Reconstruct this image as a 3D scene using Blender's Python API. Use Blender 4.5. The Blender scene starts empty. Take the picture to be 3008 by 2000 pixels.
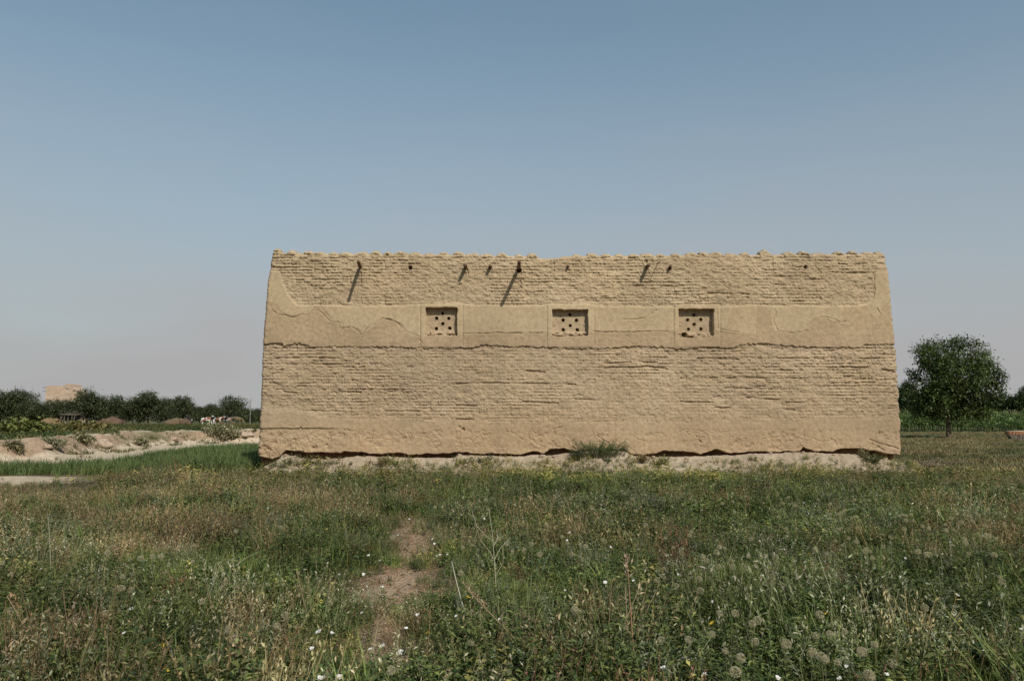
import bpy, bmesh, math, random
import numpy as np
from mathutils import Vector, Matrix

S = bpy.context.scene
COL = S.collection
R = math.radians
rng = np.random.default_rng(7)
random.seed(7)

# ------------------------------------------------------------------ camera
F_PX = 2285.0                       # focal length in pixels of the 3008 px wide photograph
CZ = 1.6
PITCH = math.atan((1228 - 1000) / F_PX)
cam_d = bpy.data.cameras.new("Camera")
cam = bpy.data.objects.new("Camera", cam_d)
COL.objects.link(cam)
cam_d.sensor_fit = 'HORIZONTAL'
cam_d.sensor_width = 23.7
cam_d.lens = 23.7 * F_PX / 3008
cam_d.clip_start = 0.1
cam_d.clip_end = 12000
cam.location = (0, 0, CZ)
cam.rotation_euler = (math.pi / 2 + PITCH, 0, 0)
S.camera = cam

# ------------------------------------------------------------------ light
SUN_DIR = Vector((0.47, -1.0, 1.0)).normalized()      # towards the sun
SUN_EL = math.asin(SUN_DIR.z)
SUN_AZ = math.atan2(SUN_DIR.x, SUN_DIR.y)             # clockwise from +Y
W = bpy.data.worlds.new("World")
S.world = W
W.use_nodes = True
nt = W.node_tree
for n in list(nt.nodes):
    nt.nodes.remove(n)
sky = nt.nodes.new("ShaderNodeTexSky")
sky.sky_type = 'NISHITA'
sky.sun_disc = False
sky.sun_elevation = SUN_EL
sky.sun_rotation = SUN_AZ
sky.altitude = 900
sky.air_density = 1.0
sky.dust_density = 2.2
sky.ozone_density = 1.6
bg = nt.nodes.new("ShaderNodeBackground")
bg.inputs['Strength'].default_value = 0.1
# dusty air: the low sky fades to a pale grey with height above the horizon
wtc = nt.nodes.new("ShaderNodeTexCoord")
wsx = nt.nodes.new("ShaderNodeSeparateXYZ")
nt.links.new(wtc.outputs['Generated'], wsx.inputs[0])
wr = nt.nodes.new("ShaderNodeValToRGB")
wr.color_ramp.interpolation = 'B_SPLINE'
for k_, (p_, v_) in enumerate([(0.0, 1.0), (0.12, 0.93), (0.26, 0.60), (0.42, 0.27), (0.60, 0.09), (1.0, 0.03)]):
    e_ = wr.color_ramp.elements[k_] if k_ < 2 else wr.color_ramp.elements.new(p_)
    e_.position = p_; e_.color = (v_, v_, v_, 1)
nt.links.new(wsx.outputs['Z'], wr.inputs[0])
wt = nt.nodes.new("ShaderNodeMix"); wt.data_type = 'RGBA'; wt.blend_type = 'MULTIPLY'
wt.inputs[0].default_value = 1.0
wt.inputs[7].default_value = (1.07, 1.42, 1.24, 1)
nt.links.new(sky.outputs[0], wt.inputs[6])
wm = nt.nodes.new("ShaderNodeMix"); wm.data_type = 'RGBA'
wn = nt.nodes.new("ShaderNodeTexNoise"); wn.inputs['Scale'].default_value = 2.2; wn.inputs['Detail'].default_value = 5
wmp = nt.nodes.new("ShaderNodeMapping"); wmp.inputs['Scale'].default_value = (1, 1, 3.5)
nt.links.new(wtc.outputs['Generated'], wmp.inputs[0]); nt.links.new(wmp.outputs[0], wn.inputs['Vector'])
wmr = nt.nodes.new("ShaderNodeMapRange")
wmr.inputs[1].default_value = 0.3; wmr.inputs[2].default_value = 0.7; wmr.inputs[3].default_value = 0.90; wmr.inputs[4].default_value = 1.10
nt.links.new(wn.outputs['Fac'], wmr.inputs[0])
wmm = nt.nodes.new("ShaderNodeMath"); wmm.operation = 'MULTIPLY'; wmm.use_clamp = True
nt.links.new(wr.outputs[0], wmm.inputs[0]); nt.links.new(wmr.outputs[0], wmm.inputs[1])
nt.links.new(wmm.outputs[0], wm.inputs[0])
nt.links.new(wt.outputs[2], wm.inputs[6])
wm.inputs[7].default_value = (4.15, 4.08, 4.14, 1)
nt.links.new(wm.outputs[2], bg.inputs[0])
wo = nt.nodes.new("ShaderNodeOutputWorld")
nt.links.new(bg.outputs[0], wo.inputs[0])

sun_d = bpy.data.lights.new("Sun", 'SUN')
sun_d.energy = 4.2
sun_d.angle = R(0.53)
sun_d.color = (1.0, 0.95, 0.87)
sun = bpy.data.objects.new("Sun", sun_d)
COL.objects.link(sun)
sun.location = (20, -40, 40)
sun.rotation_euler = SUN_DIR.to_track_quat('Z', 'Y').to_euler()

S.view_settings.view_transform = 'Standard'
S.view_settings.look = 'None'
S.view_settings.exposure = 0.0
S.view_settings.gamma = 1.0
S.render.engine = 'CYCLES'
S.cycles.use_denoising = False
S.cycles.max_bounces = 6
S.cycles.transparent_max_bounces = 8

# ------------------------------------------------------------------ projection helpers
cp, sp = math.cos(PITCH), math.sin(PITCH)

def ray(px, py):
    xc = (np.asarray(px, float) - 1504) / F_PX
    yc = (1000 - np.asarray(py, float)) / F_PX
    return xc, cp - yc * sp, sp + yc * cp

def at_depth(px, py, Y):
    dx, dy, dz = ray(px, py)
    t = Y / dy
    return dx * t, dz * t + CZ

def at_ground(px, py, z=0.0):
    dx, dy, dz = ray(px, py)
    t = (z - CZ) / dz
    return dx * t, dy * t

def project(x, y, z):
    zz = z - CZ
    dep = y * cp + zz * sp
    up = -y * sp + zz * cp
    return 1504 + F_PX * x / dep, 1000 - F_PX * up / dep

# ------------------------------------------------------------------ noise
def _hash(ix, iy, seed):
    h = (ix.astype(np.int64) * 374761393 + iy.astype(np.int64) * 668265263 + seed * 1442695041) & 0xFFFFFFFF
    h = ((h ^ (h >> 13)) * 1274126177) & 0xFFFFFFFF
    h = h ^ (h >> 16)
    return (h & 0xFFFFFF) / float(0xFFFFFF)

def vn(x, y, seed=0):
    x = np.asarray(x, float); y = np.asarray(y, float)
    xi = np.floor(x); yi = np.floor(y)
    fx = x - xi; fy = y - yi
    fx = fx * fx * fx * (fx * (fx * 6 - 15) + 10); fy = fy * fy * fy * (fy * (fy * 6 - 15) + 10)
    a = _hash(xi, yi, seed); b = _hash(xi + 1, yi, seed)
    c = _hash(xi, yi + 1, seed); d = _hash(xi + 1, yi + 1, seed)
    return (a + (b - a) * fx) * (1 - fy) + (c + (d - c) * fx) * fy      # 0..1

def fbm(x, y, seed=0, octs=4, gain=0.5):
    s = 0; a = 1; n = 0
    for k in range(octs):
        s = s + a * (vn(x * 2 ** k + 17.3 * k, y * 2 ** k + 9.1 * k, seed + k) - 0.5)
        n += a; a *= gain
    return s / n * 2                                                    # about -1..1

def sst(a, b, x):
    t = np.clip((x - a) / (b - a), 0, 1)
    return t * t * (3 - 2 * t)

def lin(x, pts):
    p = np.array(pts, float)
    return np.interp(x, p[:, 0], p[:, 1])

# ------------------------------------------------------------------ mesh helpers
def mesh_np(name, V, Fc, mat=None, parent=None, col=None, smooth=False, link=True):
    V = np.ascontiguousarray(V, np.float32); Fc = np.ascontiguousarray(Fc, np.int32)
    me = bpy.data.meshes.new(name)
    k = Fc.shape[1]
    me.vertices.add(len(V)); me.loops.add(Fc.size); me.polygons.add(len(Fc))
    me.vertices.foreach_set("co", V.ravel())
    me.loops.foreach_set("vertex_index", Fc.ravel())
    me.polygons.foreach_set("loop_start", np.arange(0, Fc.size, k, dtype=np.int32))
    if smooth:
        me.polygons.foreach_set("use_smooth", np.ones(len(Fc), bool))
    if col is not None:
        c = np.ones((len(V), 4), np.float32); c[:, :3] = col
        ca = me.color_attributes.new("col", 'FLOAT_COLOR', 'POINT')
        ca.data.foreach_set("color", c.ravel())
    me.update(calc_edges=True)
    if mat: me.materials.append(mat)
    o = bpy.data.objects.new(name, me)
    if link: COL.objects.link(o)
    if parent is not None: o.parent = parent
    return o

def grid_faces(nr, nc):
    i = np.arange(nr * nc).reshape(nr, nc)
    return np.stack([i[:-1, :-1], i[:-1, 1:], i[1:, 1:], i[1:, :-1]], -1).reshape(-1, 4)

class MB:
    """collects quads (with one colour per vertex) into one mesh"""
    def __init__(s): s.V = []; s.F = []; s.C = []; s.n = 0
    def add(s, V, Fc, c=(1, 1, 1)):
        V = np.asarray(V, float).reshape(-1, 3); Fc = np.asarray(Fc, int)
        if Fc.shape[1] == 3: Fc = np.concatenate([Fc, Fc[:, 2:3]], 1)
        s.V.append(V); s.F.append(Fc + s.n); s.n += len(V)
        c = np.asarray(c, float)
        s.C.append(np.broadcast_to(c, (len(V), 3)).copy())
    def quads(s, Q, c):
        """Q (n,4,3); c (n,3) or (3,)"""
        n = len(Q)
        c = np.asarray(c, float)
        if c.ndim == 2: c = np.repeat(c, 4, 0)
        s.add(Q.reshape(-1, 3), np.arange(4 * n).reshape(n, 4), c)
    def tube(s, pts, rad, seg=8, c=(1, 1, 1), cap=True):
        pts = np.asarray(pts, float); rad = np.broadcast_to(np.asarray(rad, float), (len(pts),))
        t = np.gradient(pts, axis=0); t /= np.linalg.norm(t, axis=1)[:, None] + 1e-9
        ref = np.array([0, 0, 1.0]) if abs(t[0][2]) < 0.8 else np.array([1.0, 0, 0])
        a = np.cross(t, ref); a /= np.linalg.norm(a, axis=1)[:, None] + 1e-9
        b = np.cross(t, a)
        th = np.linspace(0, 2 * np.pi, seg, endpoint=False)
        V = pts[:, None] + rad[:, None, None] * (a[:, None] * np.cos(th)[None, :, None] + b[:, None] * np.sin(th)[None, :, None])
        n = len(pts); i = np.arange(n * seg).reshape(n, seg); j = np.roll(i, -1, 1)
        Fc = np.stack([i[:-1], j[:-1], j[1:], i[1:]], -1).reshape(-1, 4)
        V = V.reshape(-1, 3)
        if cap:
            V = np.concatenate([V, pts[:1], pts[-1:]])
            c0, c1 = n * seg, n * seg + 1
            f0 = np.stack([j[0], i[0], np.full(seg, c0)], -1); f1 = np.stack([i[-1], j[-1], np.full(seg, c1)], -1)
            f = np.concatenate([f0, f1]); Fc = np.concatenate([Fc, np.concatenate([f, f[:, 2:3]], 1)])
        s.add(V, Fc, c)
    def box(s, lo, hi, c=(1, 1, 1)):
        x0, y0, z0 = lo; x1, y1, z1 = hi
        V = [(x0, y0, z0), (x1, y0, z0), (x1, y1, z0), (x0, y1, z0), (x0, y0, z1), (x1, y0, z1), (x1, y1, z1), (x0, y1, z1)]
        s.add(V, [(0, 3, 2, 1), (4, 5, 6, 7), (0, 1, 5, 4), (1, 2, 6, 5), (2, 3, 7, 6), (3, 0, 4, 7)], c)
    def blob(s, c0, r, seed, rough=0.25, c=(1, 1, 1), nu=14, nv=9):
        th = np.linspace(0, 2 * np.pi, nu, endpoint=False); ph = np.linspace(0, np.pi, nv)
        T, P = np.meshgrid(th, ph)
        d = np.stack([np.cos(T) * np.sin(P), np.sin(T) * np.sin(P), np.cos(P)], -1)
        m = 1 + rough * fbm(d[..., 0] * 1.7 + d[..., 2] * 0.9 + seed * 3.1, d[..., 1] * 1.7 - d[..., 2] * 1.3 + seed, seed, 3)
        V = np.asarray(c0) + d * m[..., None] * np.asarray(r)
        i = np.arange(nv * nu).reshape(nv, nu); j = np.roll(i, -1, 1)
        Fc = np.stack([i[:-1], j[:-1], j[1:], i[1:]], -1).reshape(-1, 4)[:, ::-1]
        s.add(V.reshape(-1, 3), Fc, c)
    def build(s, name, mat=None, parent=None, smooth=False, link=True):
        F = np.concatenate(s.F); V = np.concatenate(s.V); Cc = np.concatenate(s.C)
        tri = F[:, 2] == F[:, 3]
        if not tri.any():
            return mesh_np(name, V, F, mat, parent, Cc, smooth, link)
        me = bpy.data.meshes.new(name)
        me.from_pydata(V.tolist(), [], [f[:3] if t else f for f, t in zip(F.tolist(), tri)])
        if smooth: me.polygons.foreach_set("use_smooth", np.ones(len(me.polygons), bool))
        c = np.ones((len(V), 4), np.float32); c[:, :3] = Cc
        me.color_attributes.new("col", 'FLOAT_COLOR', 'POINT').data.foreach_set("color", c.ravel())
        if mat: me.materials.append(mat)
        o = bpy.data.objects.new(name, me)
        if link: COL.objects.link(o)
        if parent is not None: o.parent = parent
        return o

def tag(o, label=None, cat=None, group=None, kind=None):
    if label: o['label'] = label
    if cat: o['category'] = cat
    if group: o['group'] = group
    if kind: o['kind'] = kind
    return o

def empty(name, loc):
    o = bpy.data.objects.new(name, None)
    o.empty_display_size = 0.2
    o.location = loc
    COL.objects.link(o)
    return o

# ------------------------------------------------------------------ materials
def new_mat(name):
    m = bpy.data.materials.new(name); m.use_nodes = True
    nt = m.node_tree
    b = nt.nodes['Principled BSDF']
    b.inputs['Roughness'].default_value = 0.9
    b.inputs['Specular IOR Level'].default_value = 0.15
    return m, nt, b

def N(nt, t, **kw):
    n = nt.nodes.new(t)
    for k, v in kw.items():
        if k in n.inputs: n.inputs[k].default_value = v
        else: setattr(n, k, v)
    return n

def noise(nt, scale, detail=4, rough=0.55, vec=None):
    n = N(nt, "ShaderNodeTexNoise"); n.inputs['Scale'].default_value = scale
    n.inputs['Detail'].default_value = detail; n.inputs['Roughness'].default_value = rough
    if vec is None:
        vec = nt.nodes.get("geo") or N(nt, "ShaderNodeNewGeometry"); vec.name = "geo"
        nt.links.new(vec.outputs['Position'], n.inputs['Vector'])
    else:
        nt.links.new(vec, n.inputs['Vector'])
    return n.outputs['Fac']

def ramp(nt, fac, stops):
    r = N(nt, "ShaderNodeValToRGB")
    e = r.color_ramp.elements
    while len(e) < len(stops): e.new(0.5)
    for k, (p, c) in enumerate(stops):
        e[k].position = p; e[k].color = (*c, 1) if len(c) == 3 else c
    nt.links.new(fac, r.inputs[0])
    return r.outputs[0]

def mixc(nt, a, b, fac, mode='MIX'):
    m = N(nt, "ShaderNodeMix"); m.data_type = 'RGBA'; m.blend_type = mode
    for s, v in ((m.inputs[6], a), (m.inputs[7], b), (m.inputs[0], fac)):
        if hasattr(v, 'is_linked'): nt.links.new(v, s)
        elif isinstance(v, (int, float)): s.default_value = v
        else: s.default_value = (*v, 1)
    return m.outputs[2]

def bump(nt, b, h, dist, strength=1.0):
    n = N(nt, "ShaderNodeBump"); n.inputs['Distance'].default_value = dist
    n.inputs['Strength'].default_value = strength
    nt.links.new(h, n.inputs['Height']); nt.links.new(n.outputs[0], b.inputs['Normal'])

def mud_mat(name, c0, c1, c2, use_col=False, bdist=0.012, bscale=22):
    m, nt, b = new_mat(name)
    c = ramp(nt, noise(nt, 0.55, 5), [(0.3, c0), (0.52, c1), (0.72, c2)])
    c = mixc(nt, c, ramp(nt, noise(nt, 9, 6, 0.65), [(0.3, (0.74, 0.72, 0.70)), (0.62, (1.08, 1.08, 1.08))]), 0.8, 'MULTIPLY')
    c = mixc(nt, c, ramp(nt, noise(nt, 55, 3, 0.7), [(0.35, (0.8, 0.78, 0.75)), (0.6, (1.06, 1.06, 1.06))]), 0.3, 'MULTIPLY')
    if use_col:
        a = N(nt, "ShaderNodeAttribute"); a.attribute_name = "col"
        c = mixc(nt, c, a.outputs['Color'], 1.0, 'MULTIPLY')
    nt.links.new(c, b.inputs['Base Color'])
    bump(nt, b, noise(nt, bscale, 7, 0.72), bdist)
    return m

def leaf_mat(name, trans=0.3, rough=0.55, spec=0.25):
    m, nt, b = new_mat(name)
    a = N(nt, "ShaderNodeAttribute"); a.attribute_name = "col"
    nt.links.new(a.outputs['Color'], b.inputs['Base Color'])
    b.inputs['Roughness'].default_value = rough
    b.inputs['Specular IOR Level'].default_value = spec
    t = N(nt, "ShaderNodeBsdfTranslucent")
    tc = mixc(nt, a.outputs['Color'], (1.15, 1.25, 0.5), 1.0, 'MULTIPLY')
    nt.links.new(tc, t.inputs['Color'])
    mx = N(nt, "ShaderNodeMixShader"); mx.inputs[0].default_value = trans
    nt.links.new(b.outputs[0], mx.inputs[1]); nt.links.new(t.outputs[0], mx.inputs[2])
    nt.links.new(mx.outputs[0], nt.nodes['Material Output'].inputs['Surface'])
    return m

def col_mat(name, rough=0.85, bscale=30, bdist=0.01):
    m, nt, b = new_mat(name)
    a = N(nt, "ShaderNodeAttribute"); a.attribute_name = "col"
    c = mixc(nt, a.outputs['Color'], ramp(nt, noise(nt, bscale, 5, 0.65), [(0.3, (0.7, 0.68, 0.66)), (0.65, (1.12, 1.12, 1.1))]), 1.0, 'MULTIPLY')
    nt.links.new(c, b.inputs['Base Color'])
    b.inputs['Roughness'].default_value = rough
    bump(nt, b, noise(nt, bscale, 6, 0.7), bdist)
    return m

M_MUD = mud_mat("mud_plaster", (0.312, 0.228, 0.144), (0.341, 0.253, 0.162), (0.366, 0.276, 0.180), use_col=True, bdist=0.006)
M_DUST = mud_mat("pale_dust", (0.31, 0.238, 0.166), (0.36, 0.283, 0.202), (0.40, 0.322, 0.236), bdist=0.03, bscale=9)
M_WOOD = col_mat("weathered_wood", 0.9, 40, 0.004)
M_LEAF = leaf_mat("leaf", 0.2)
M_TREE = leaf_mat("tree_leaf", 0.22, 0.5, 0.3)
M_BARK = col_mat("bark", 0.95, 14, 0.02)
M_EARTH = col_mat("earth", 0.95, 7, 0.06)
M_DRY = leaf_mat("dry_stem", 0.15, 0.7, 0.15)
M_FLUFF = leaf_mat("seed_fluff", 0.45, 0.8, 0.1)
M_PETAL = leaf_mat("petal", 0.3, 0.6, 0.2)

# ------------------------------------------------------------------ terrain
BANK = np.array([(-60, 25.0), (-40, 27.5), (-27, 29.0), (-19.7, 30.0), (-18.4, 31.4), (-19.6, 37.7), (-21.0, 44.6), (-20, 50.8),
                 (-16.5, 52), (-5, 57), (25, 64), (60, 70)], float)

def seg_dist(x, y, P):
    best = np.full(np.shape(x), 1e9)
    for (ax, ay), (bx, by) in zip(P[:-1], P[1:]):
        dx, dy = bx - ax, by - ay
        t = np.clip(((x - ax) * dx + (y - ay) * dy) / (dx * dx + dy * dy), 0, 1)
        best = np.minimum(best, np.hypot(x - ax - t * dx, y - ay - t * dy))
    return best

def inside(x, y, P):
    r = np.zeros(np.shape(x), bool)
    n = len(P)
    for i in range(n):
        ax, ay = P[i]; bx, by = P[(i + 1) % n]
        c = ((ay > y) != (by > y)) & (x < (bx - ax) * (y - ay) / (by - ay + 1e-12) + ax)
        r ^= c
    return r

BANK_POLY = np.concatenate([BANK, [(4000, 80), (4000, 5000), (-4000, 5000), (-4000, 20)]])

def bank_sd(x, y):
    """distance into the upper terrace (negative in front of the bank)"""
    d = seg_dist(x, y, BANK)
    return np.where(inside(x, y, BANK_POLY), d, -d)

def ground_z(x, y):
    x = np.asarray(x, float); y = np.asarray(y, float)
    z = 0.05 * fbm(x * 0.35, y * 0.35, 3, 3) * sst(60, 30, y) + 0.015 * fbm(x * 2.2, y * 2.2, 5, 2) * sst(30, 15, y)
    z = z + 0.12 * np.exp(-(((x + 12.9) / 0.9) ** 2 + ((y - 20.3) / 0.6) ** 2))
    d = bank_sd(x, y)
    H = 0.55 * sst(12, -14, x)
    fall = 1 - 0.55 * sst(4, 120, d)
    z = z + H * sst(-0.2, 1.2, d + 0.35 * fbm(x * 0.9, y * 0.9, 11, 3)) * fall
    z = z + H * 0.45 * np.exp(-((d - 1.3) / 0.9) ** 2) * (0.6 + 0.8 * vn(x * 0.45, y * 0.45, 13))
    face = np.exp(-((d - 0.5) / 0.9) ** 2) * H
    z = z + face * (0.55 * fbm(x * 1.3, y * 1.3, 15, 4) + 0.25 * fbm(x * 3.4, y * 3.4, 16, 2))
    return z

def axis(knots):
    out = []
    for a, b, st in knots:
        out.append(np.arange(a, b, st))
    return np.concatenate(out + [[knots[-1][1]]])

gx = axis([(-5000, -400, 400), (-400, -80, 16), (-80, -30, 1.2), (-30, -11, 0.2), (-11, 16, 0.25), (16, 40, 0.6), (40, 100, 3), (100, 400, 16), (400, 5000, 400)])
gy = axis([(-60, 2, 4), (2, 27, 0.25), (27, 56, 0.22), (56, 90, 0.8), (90, 260, 4), (260, 800, 30), (800, 9000, 400)])
GX, GY = np.meshgrid(gx, gy)
GZ = ground_z(GX, GY)
# ground colours: real soil and crop patches
sd = bank_sd(GX, GY)
px, py = project(GX, np.maximum(GY, 1.0), GZ)
soil = np.array([0.125, 0.088, 0.055]); pale = np.array([0.50, 0.40, 0.29]); green = np.array([0.055, 0.085, 0.03])
ochre = np.array([0.17, 0.13, 0.06]); bankc = np.array([0.33, 0.232, 0.158]); olive = np.array([0.115, 0.11, 0.05])
gc = np.broadcast_to(soil, GX.shape + (3,)).copy()
def lay(mask, c):
    global gc
    gc = gc * (1 - mask[..., None]) + np.asarray(c) * mask[..., None]
nz = fbm(GX * 0.6, GY * 0.6, 21, 4)
lay(sst(24, 26, GY) * (sd < 0), olive)
lay(sst(-0.1, 0.4, sd) * sst(3.5, 2.2, sd + nz * 0.8) * sst(8, -8, GX), bankc)
lay(sst(-0.1, 0.4, sd) * sst(3.5, 2.2, sd + nz * 0.8) * sst(8, -8, GX) * sst(0.0, 0.25, fbm(GX * 0.22, GY * 0.3, 27, 3)) * 0.8, np.array([0.15, 0.135, 0.065]))
lay(sst(0.9, 1.4, sd + nz * 0.3) * sst(2.9, 2.0, sd + nz * 0.6) * sst(8, -8, GX), pale * 0.9)
lay(sst(-6.0, -3.5, sd + nz * 0.7) * (sd < 0.2) * sst(0, -8, GX), pale * 1.0)
up = sst(2.4, 3.4, sd + nz * 0.8)
lay(up, olive * 0.9)
lay(up * sst(-0.1, 0.25, fbm(GX * 0.05, GY * 0.14, 23, 2)), np.array([0.045, 0.085, 0.03]))
lay(up * sst(0.1, 0.3, fbm(GX * 0.06, GY * 0.18, 29, 2)), ochre)
lay(sst(300, 900, GY), np.array([0.12, 0.12, 0.07]))
dx0, dy0 = at_ground(60, 1408)
lay(np.exp(-(((GX - dx0) / 2.0) ** 2 + ((GY - dy0 + 0.4) / 1.7) ** 2)) > 0.4, pale * 0.9)
PATCH = np.array([at_ground(a, b) for a, b in [(1205, 1535), (1250, 1532), (1252, 1600), (1215, 1640), (1215, 1665), (1240, 1720), (1235, 1780), (1185, 1830),
                  (1190, 1925), (1185, 2010), (1085, 2010), (1075, 1925), (1050, 1880), (1085, 1790), (1060, 1745), (1110, 1690), (1170, 1655), (1165, 1600)]])
def patch_sd(x, y):
    d = seg_dist(x, y, np.concatenate([PATCH, PATCH[:1]]))
    return np.where(inside(x, y, PATCH), d, -d)
lay(sst(-0.12, 0.12, patch_sd(GX, GY) + 0.1 * nz), np.array([0.37, 0.265, 0.180]))
ground = mesh_np("ground", np.stack([GX, GY, GZ], -1).reshape(-1, 3), grid_faces(*GX.shape), M_EARTH, None, gc.reshape(-1, 3), True)
tag(ground, kind='structure')

# ------------------------------------------------------------------ the mud-brick building
YW = 23.0
BL = (at_depth(757, 1345, YW)); BR = (at_depth(2647, 1345, YW))
VB = at_depth(1500, 1375, YW)[1]
NU, NV = 1560, 520
eL = [(728, 801), (760, 795), (795, 790), (850, 783), (960, 775), (1020, 770), (1120, 766), (1230, 762), (1310, 757), (1375, 756)]
eR = [(735, 2600), (760, 2604), (790, 2611), (850, 2616), (920, 2622), (1005, 2629), (1030, 2634), (1130, 2641), (1230, 2646), (1310, 2649), (1375, 2648)]
etop = [(790, 735), (800, 733), (815, 734), (830, 738), (870, 739), (1000, 742), (1150, 742), (1300, 743), (1450, 747), (1570, 750), (1592, 755), (1640, 755), (1662, 749),
        (1760, 747), (1900, 747), (2100, 745), (2235, 744), (2250, 740), (2270, 744), (2400, 743), (2540, 741), (2590, 743), (2606, 752)]
sgrid = np.linspace(0, 1, NU); tgrid = np.linspace(0, 1, NV)
SS, TT = np.meshgrid(sgrid, tgrid)
# top profile in metres
pxs = 801 + sgrid * (2602 - 801)
ytop = lin(pxs, etop) + 1.6 * fbm(pxs / 22, pxs * 0, 41, 3)
lump = np.zeros(NU)
for i_, x_ in enumerate([811, 857, 905, 937, 980, 1015, 1064, 1103, 1140, 1180, 1222, 1262, 1305, 1350, 1390, 1432, 1476, 1525, 1566, 1694, 1740, 1782, 1820, 1862, 1902, 1942, 1985, 2032, 2070, 2105, 2150, 2190, 2252, 2322, 2366, 2410, 2470, 2510, 2555, 2588]):
    w_ = 12 + 9 * float(_hash(np.array(i_), np.array(2), 8)); h_ = 4 + 4.5 * float(_hash(np.array(i_), np.array(3), 9))
    if x_ in (1566, 2252): h_ += 4; w_ += 4
    lump = np.maximum(lump, h_ * np.clip(1 - ((pxs - x_) / w_) ** 2, 0, 1) ** 0.7)
lump = lump * (1 + 0.35 * fbm(pxs / 7, pxs * 0 + 3, 40, 3))
ytop = ytop + 2.0 - lump
_, vtop = at_depth(pxs, ytop, YW)
lump_m = lump / 100.0
V0 = VB + TT * (vtop[None, :] - VB)
yline = np.linspace(720, 1380, 200)
def edge_u(e):
    xs = lin(yline, [(a, b) for a, b in e])
    u, v = at_depth(xs, yline, YW)
    o = np.argsort(v)
    return u[o], v[o]
uLu, uLv = edge_u(eL); uRu, uRv = edge_u(eR)
UL = np.interp(V0, uLv, uLu); UR = np.interp(V0, uRv, uRu)
rowv = V0[:, 0]
UL = UL + 0.022 * fbm(V0 / 0.10, V0 * 0, 43, 3) ; UR = UR + 0.035 * fbm(V0 / 0.12, V0 * 0 + 5, 44, 3)
U0 = UL + SS * (UR - UL)
PX, PY = project(U0, np.full_like(U0, YW), V0)

WARP = 2.2 * fbm(U0 * 5, V0 * 9, 47, 4)
def polydist(pts, warp=0.0):
    d = np.full(PX.shape, 99.0)
    PYw = PY + warp * WARP
    for (ax, ay), (bx, by) in zip(pts[:-1], pts[1:]):
        c0 = np.searchsorted(PX[0], min(ax, bx) - 60); c1 = np.searchsorted(PX[0], max(ax, bx) + 60)
        r = slice(None); X = PX[r, c0:c1]; Y = PYw[r, c0:c1]
        dx, dy = bx - ax, by - ay
        t = np.clip(((X - ax) * dx + (Y - ay) * dy) / (dx * dx + dy * dy + 1e-9), 0, 1)
        d[r, c0:c1] = np.minimum(d[r, c0:c1], np.hypot(X - ax - t * dx, Y - ay - t * dy))
    return d

# --- brick courses
wob = 0.010 * fbm(U0 * 0.5, V0 * 1.2, 51, 3) + 0.009 * fbm(U0 * 4.5, V0 * 3, 52, 2)
CH = 0.094
vv = (V0 + wob) / CH
row = np.floor(vv); tt = vv - row
boff = _hash(row, row * 0, 61) * 0.3
bl = 0.235
bu = (U0 + boff) / bl + 0.12 * fbm(U0 * 3, V0 * 8, 62, 2)
bi = np.floor(bu); bt = bu - bi
bvar = _hash(bi, row, 63) - 0.5
er = fbm(U0 * 2.6, V0 * 5.5, 64, 4)                # erosion
soft = np.clip(0.65 + 0.9 * fbm(U0 * 0.8, V0 * 1.6, 66, 3), 0.15, 1.4)     # where joints are open or smeared
jn = np.clip(0.6 + 1.3 * fbm(U0 * 2.2, row * 1.7, 67, 3), 0.1, 1.6)
prof = np.minimum(1, 3.2 * np.minimum(tt, 0.0 + (1 - tt) * 0.75)) ** 0.8
vj = np.minimum(1, 9 * np.minimum(bt, 1 - bt))
rough = 0.028 * fbm(U0 * 7, V0 * 11, 68, 4) + 0.020 * fbm(U0 * 20, V0 * 24, 69, 3)
brick = 0.034 * soft * jn * (prof - 1) + 0.020 * (vj - 1) * soft + 0.022 * bvar * soft + 0.024 * er + rough
# --- the newer plaster skin ends along the cracks
yfr = lin(PX[0], [(740, 880), (788, 893), (805, 915), (838, 927), (888, 921), (905, 900), (925, 899), (945, 920), (965, 938), (995, 948), (998, 963), (1035, 961), (1060, 983), (1080, 965), (1110, 950), (1125, 935), (1170, 950), (1192, 976), (1240, 990),
    (1360, 984), (1450, 978), (1605, 977), (1740, 974), (1960, 973), (2106, 968), (2170, 979), (2232, 982), (2240, 900), (2268, 900), (2280, 918), (2272, 945), (2286, 971), (2375, 973), (2408, 932), (2450, 935), (2466, 946), (2488, 944), (2500, 900), (2570, 900), (2585, 925), (2600, 938), (2620, 900), (2660, 880)])[None, :]
skin = sst(1.0, -1.0, PY - yfr - 2.5 * fbm(U0 * 4, V0 * 4, 50, 3))
# --- zones
zn = fbm(U0 * 1.8, V0 * 1.8, 71, 4) * 3
yt = lin(PX[0], [(740, 792), (787, 797), (803, 830), (822, 866), (848, 896), (1000, 900), (1235, 898), (1260, 894), (1320, 890), (1362, 893), (1500, 898), (1600, 899), (1720, 893), (1745, 900),
     (1985, 902), (2100, 899), (2540, 900), (2588, 888), (2599, 870), (2603, 825), (2606, 800), (2660, 798)])[None, :]
yb = lin(PX[0], [(740, 1010), (815, 1008), (819, 1019), (850, 1010), (882, 1012), (900, 1019), (1000, 1018), (1140, 1019), (1200, 1021), (1240, 1023), (1345, 1023), (1400, 1019), (1420, 1012),
     (1500, 1018), (1600, 1019), (1640, 1023), (1800, 1023), (1840, 1019), (1900, 1016), (1960, 1022), (2000, 1025), (2100, 1020), (2160, 1022), (2200, 1012), (2270, 1008), (2300, 1014),
     (2400, 1019), (2540, 1021), (2560, 1012), (2660, 1010)])[None, :]
yb = yb + 2.0 * fbm(U0 * 4, U0 * 0 + 2, 72, 3) + 4.5 * np.clip(fbm(U0 * 13, V0 * 9, 48, 4), -0.6, 0.25)
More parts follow.
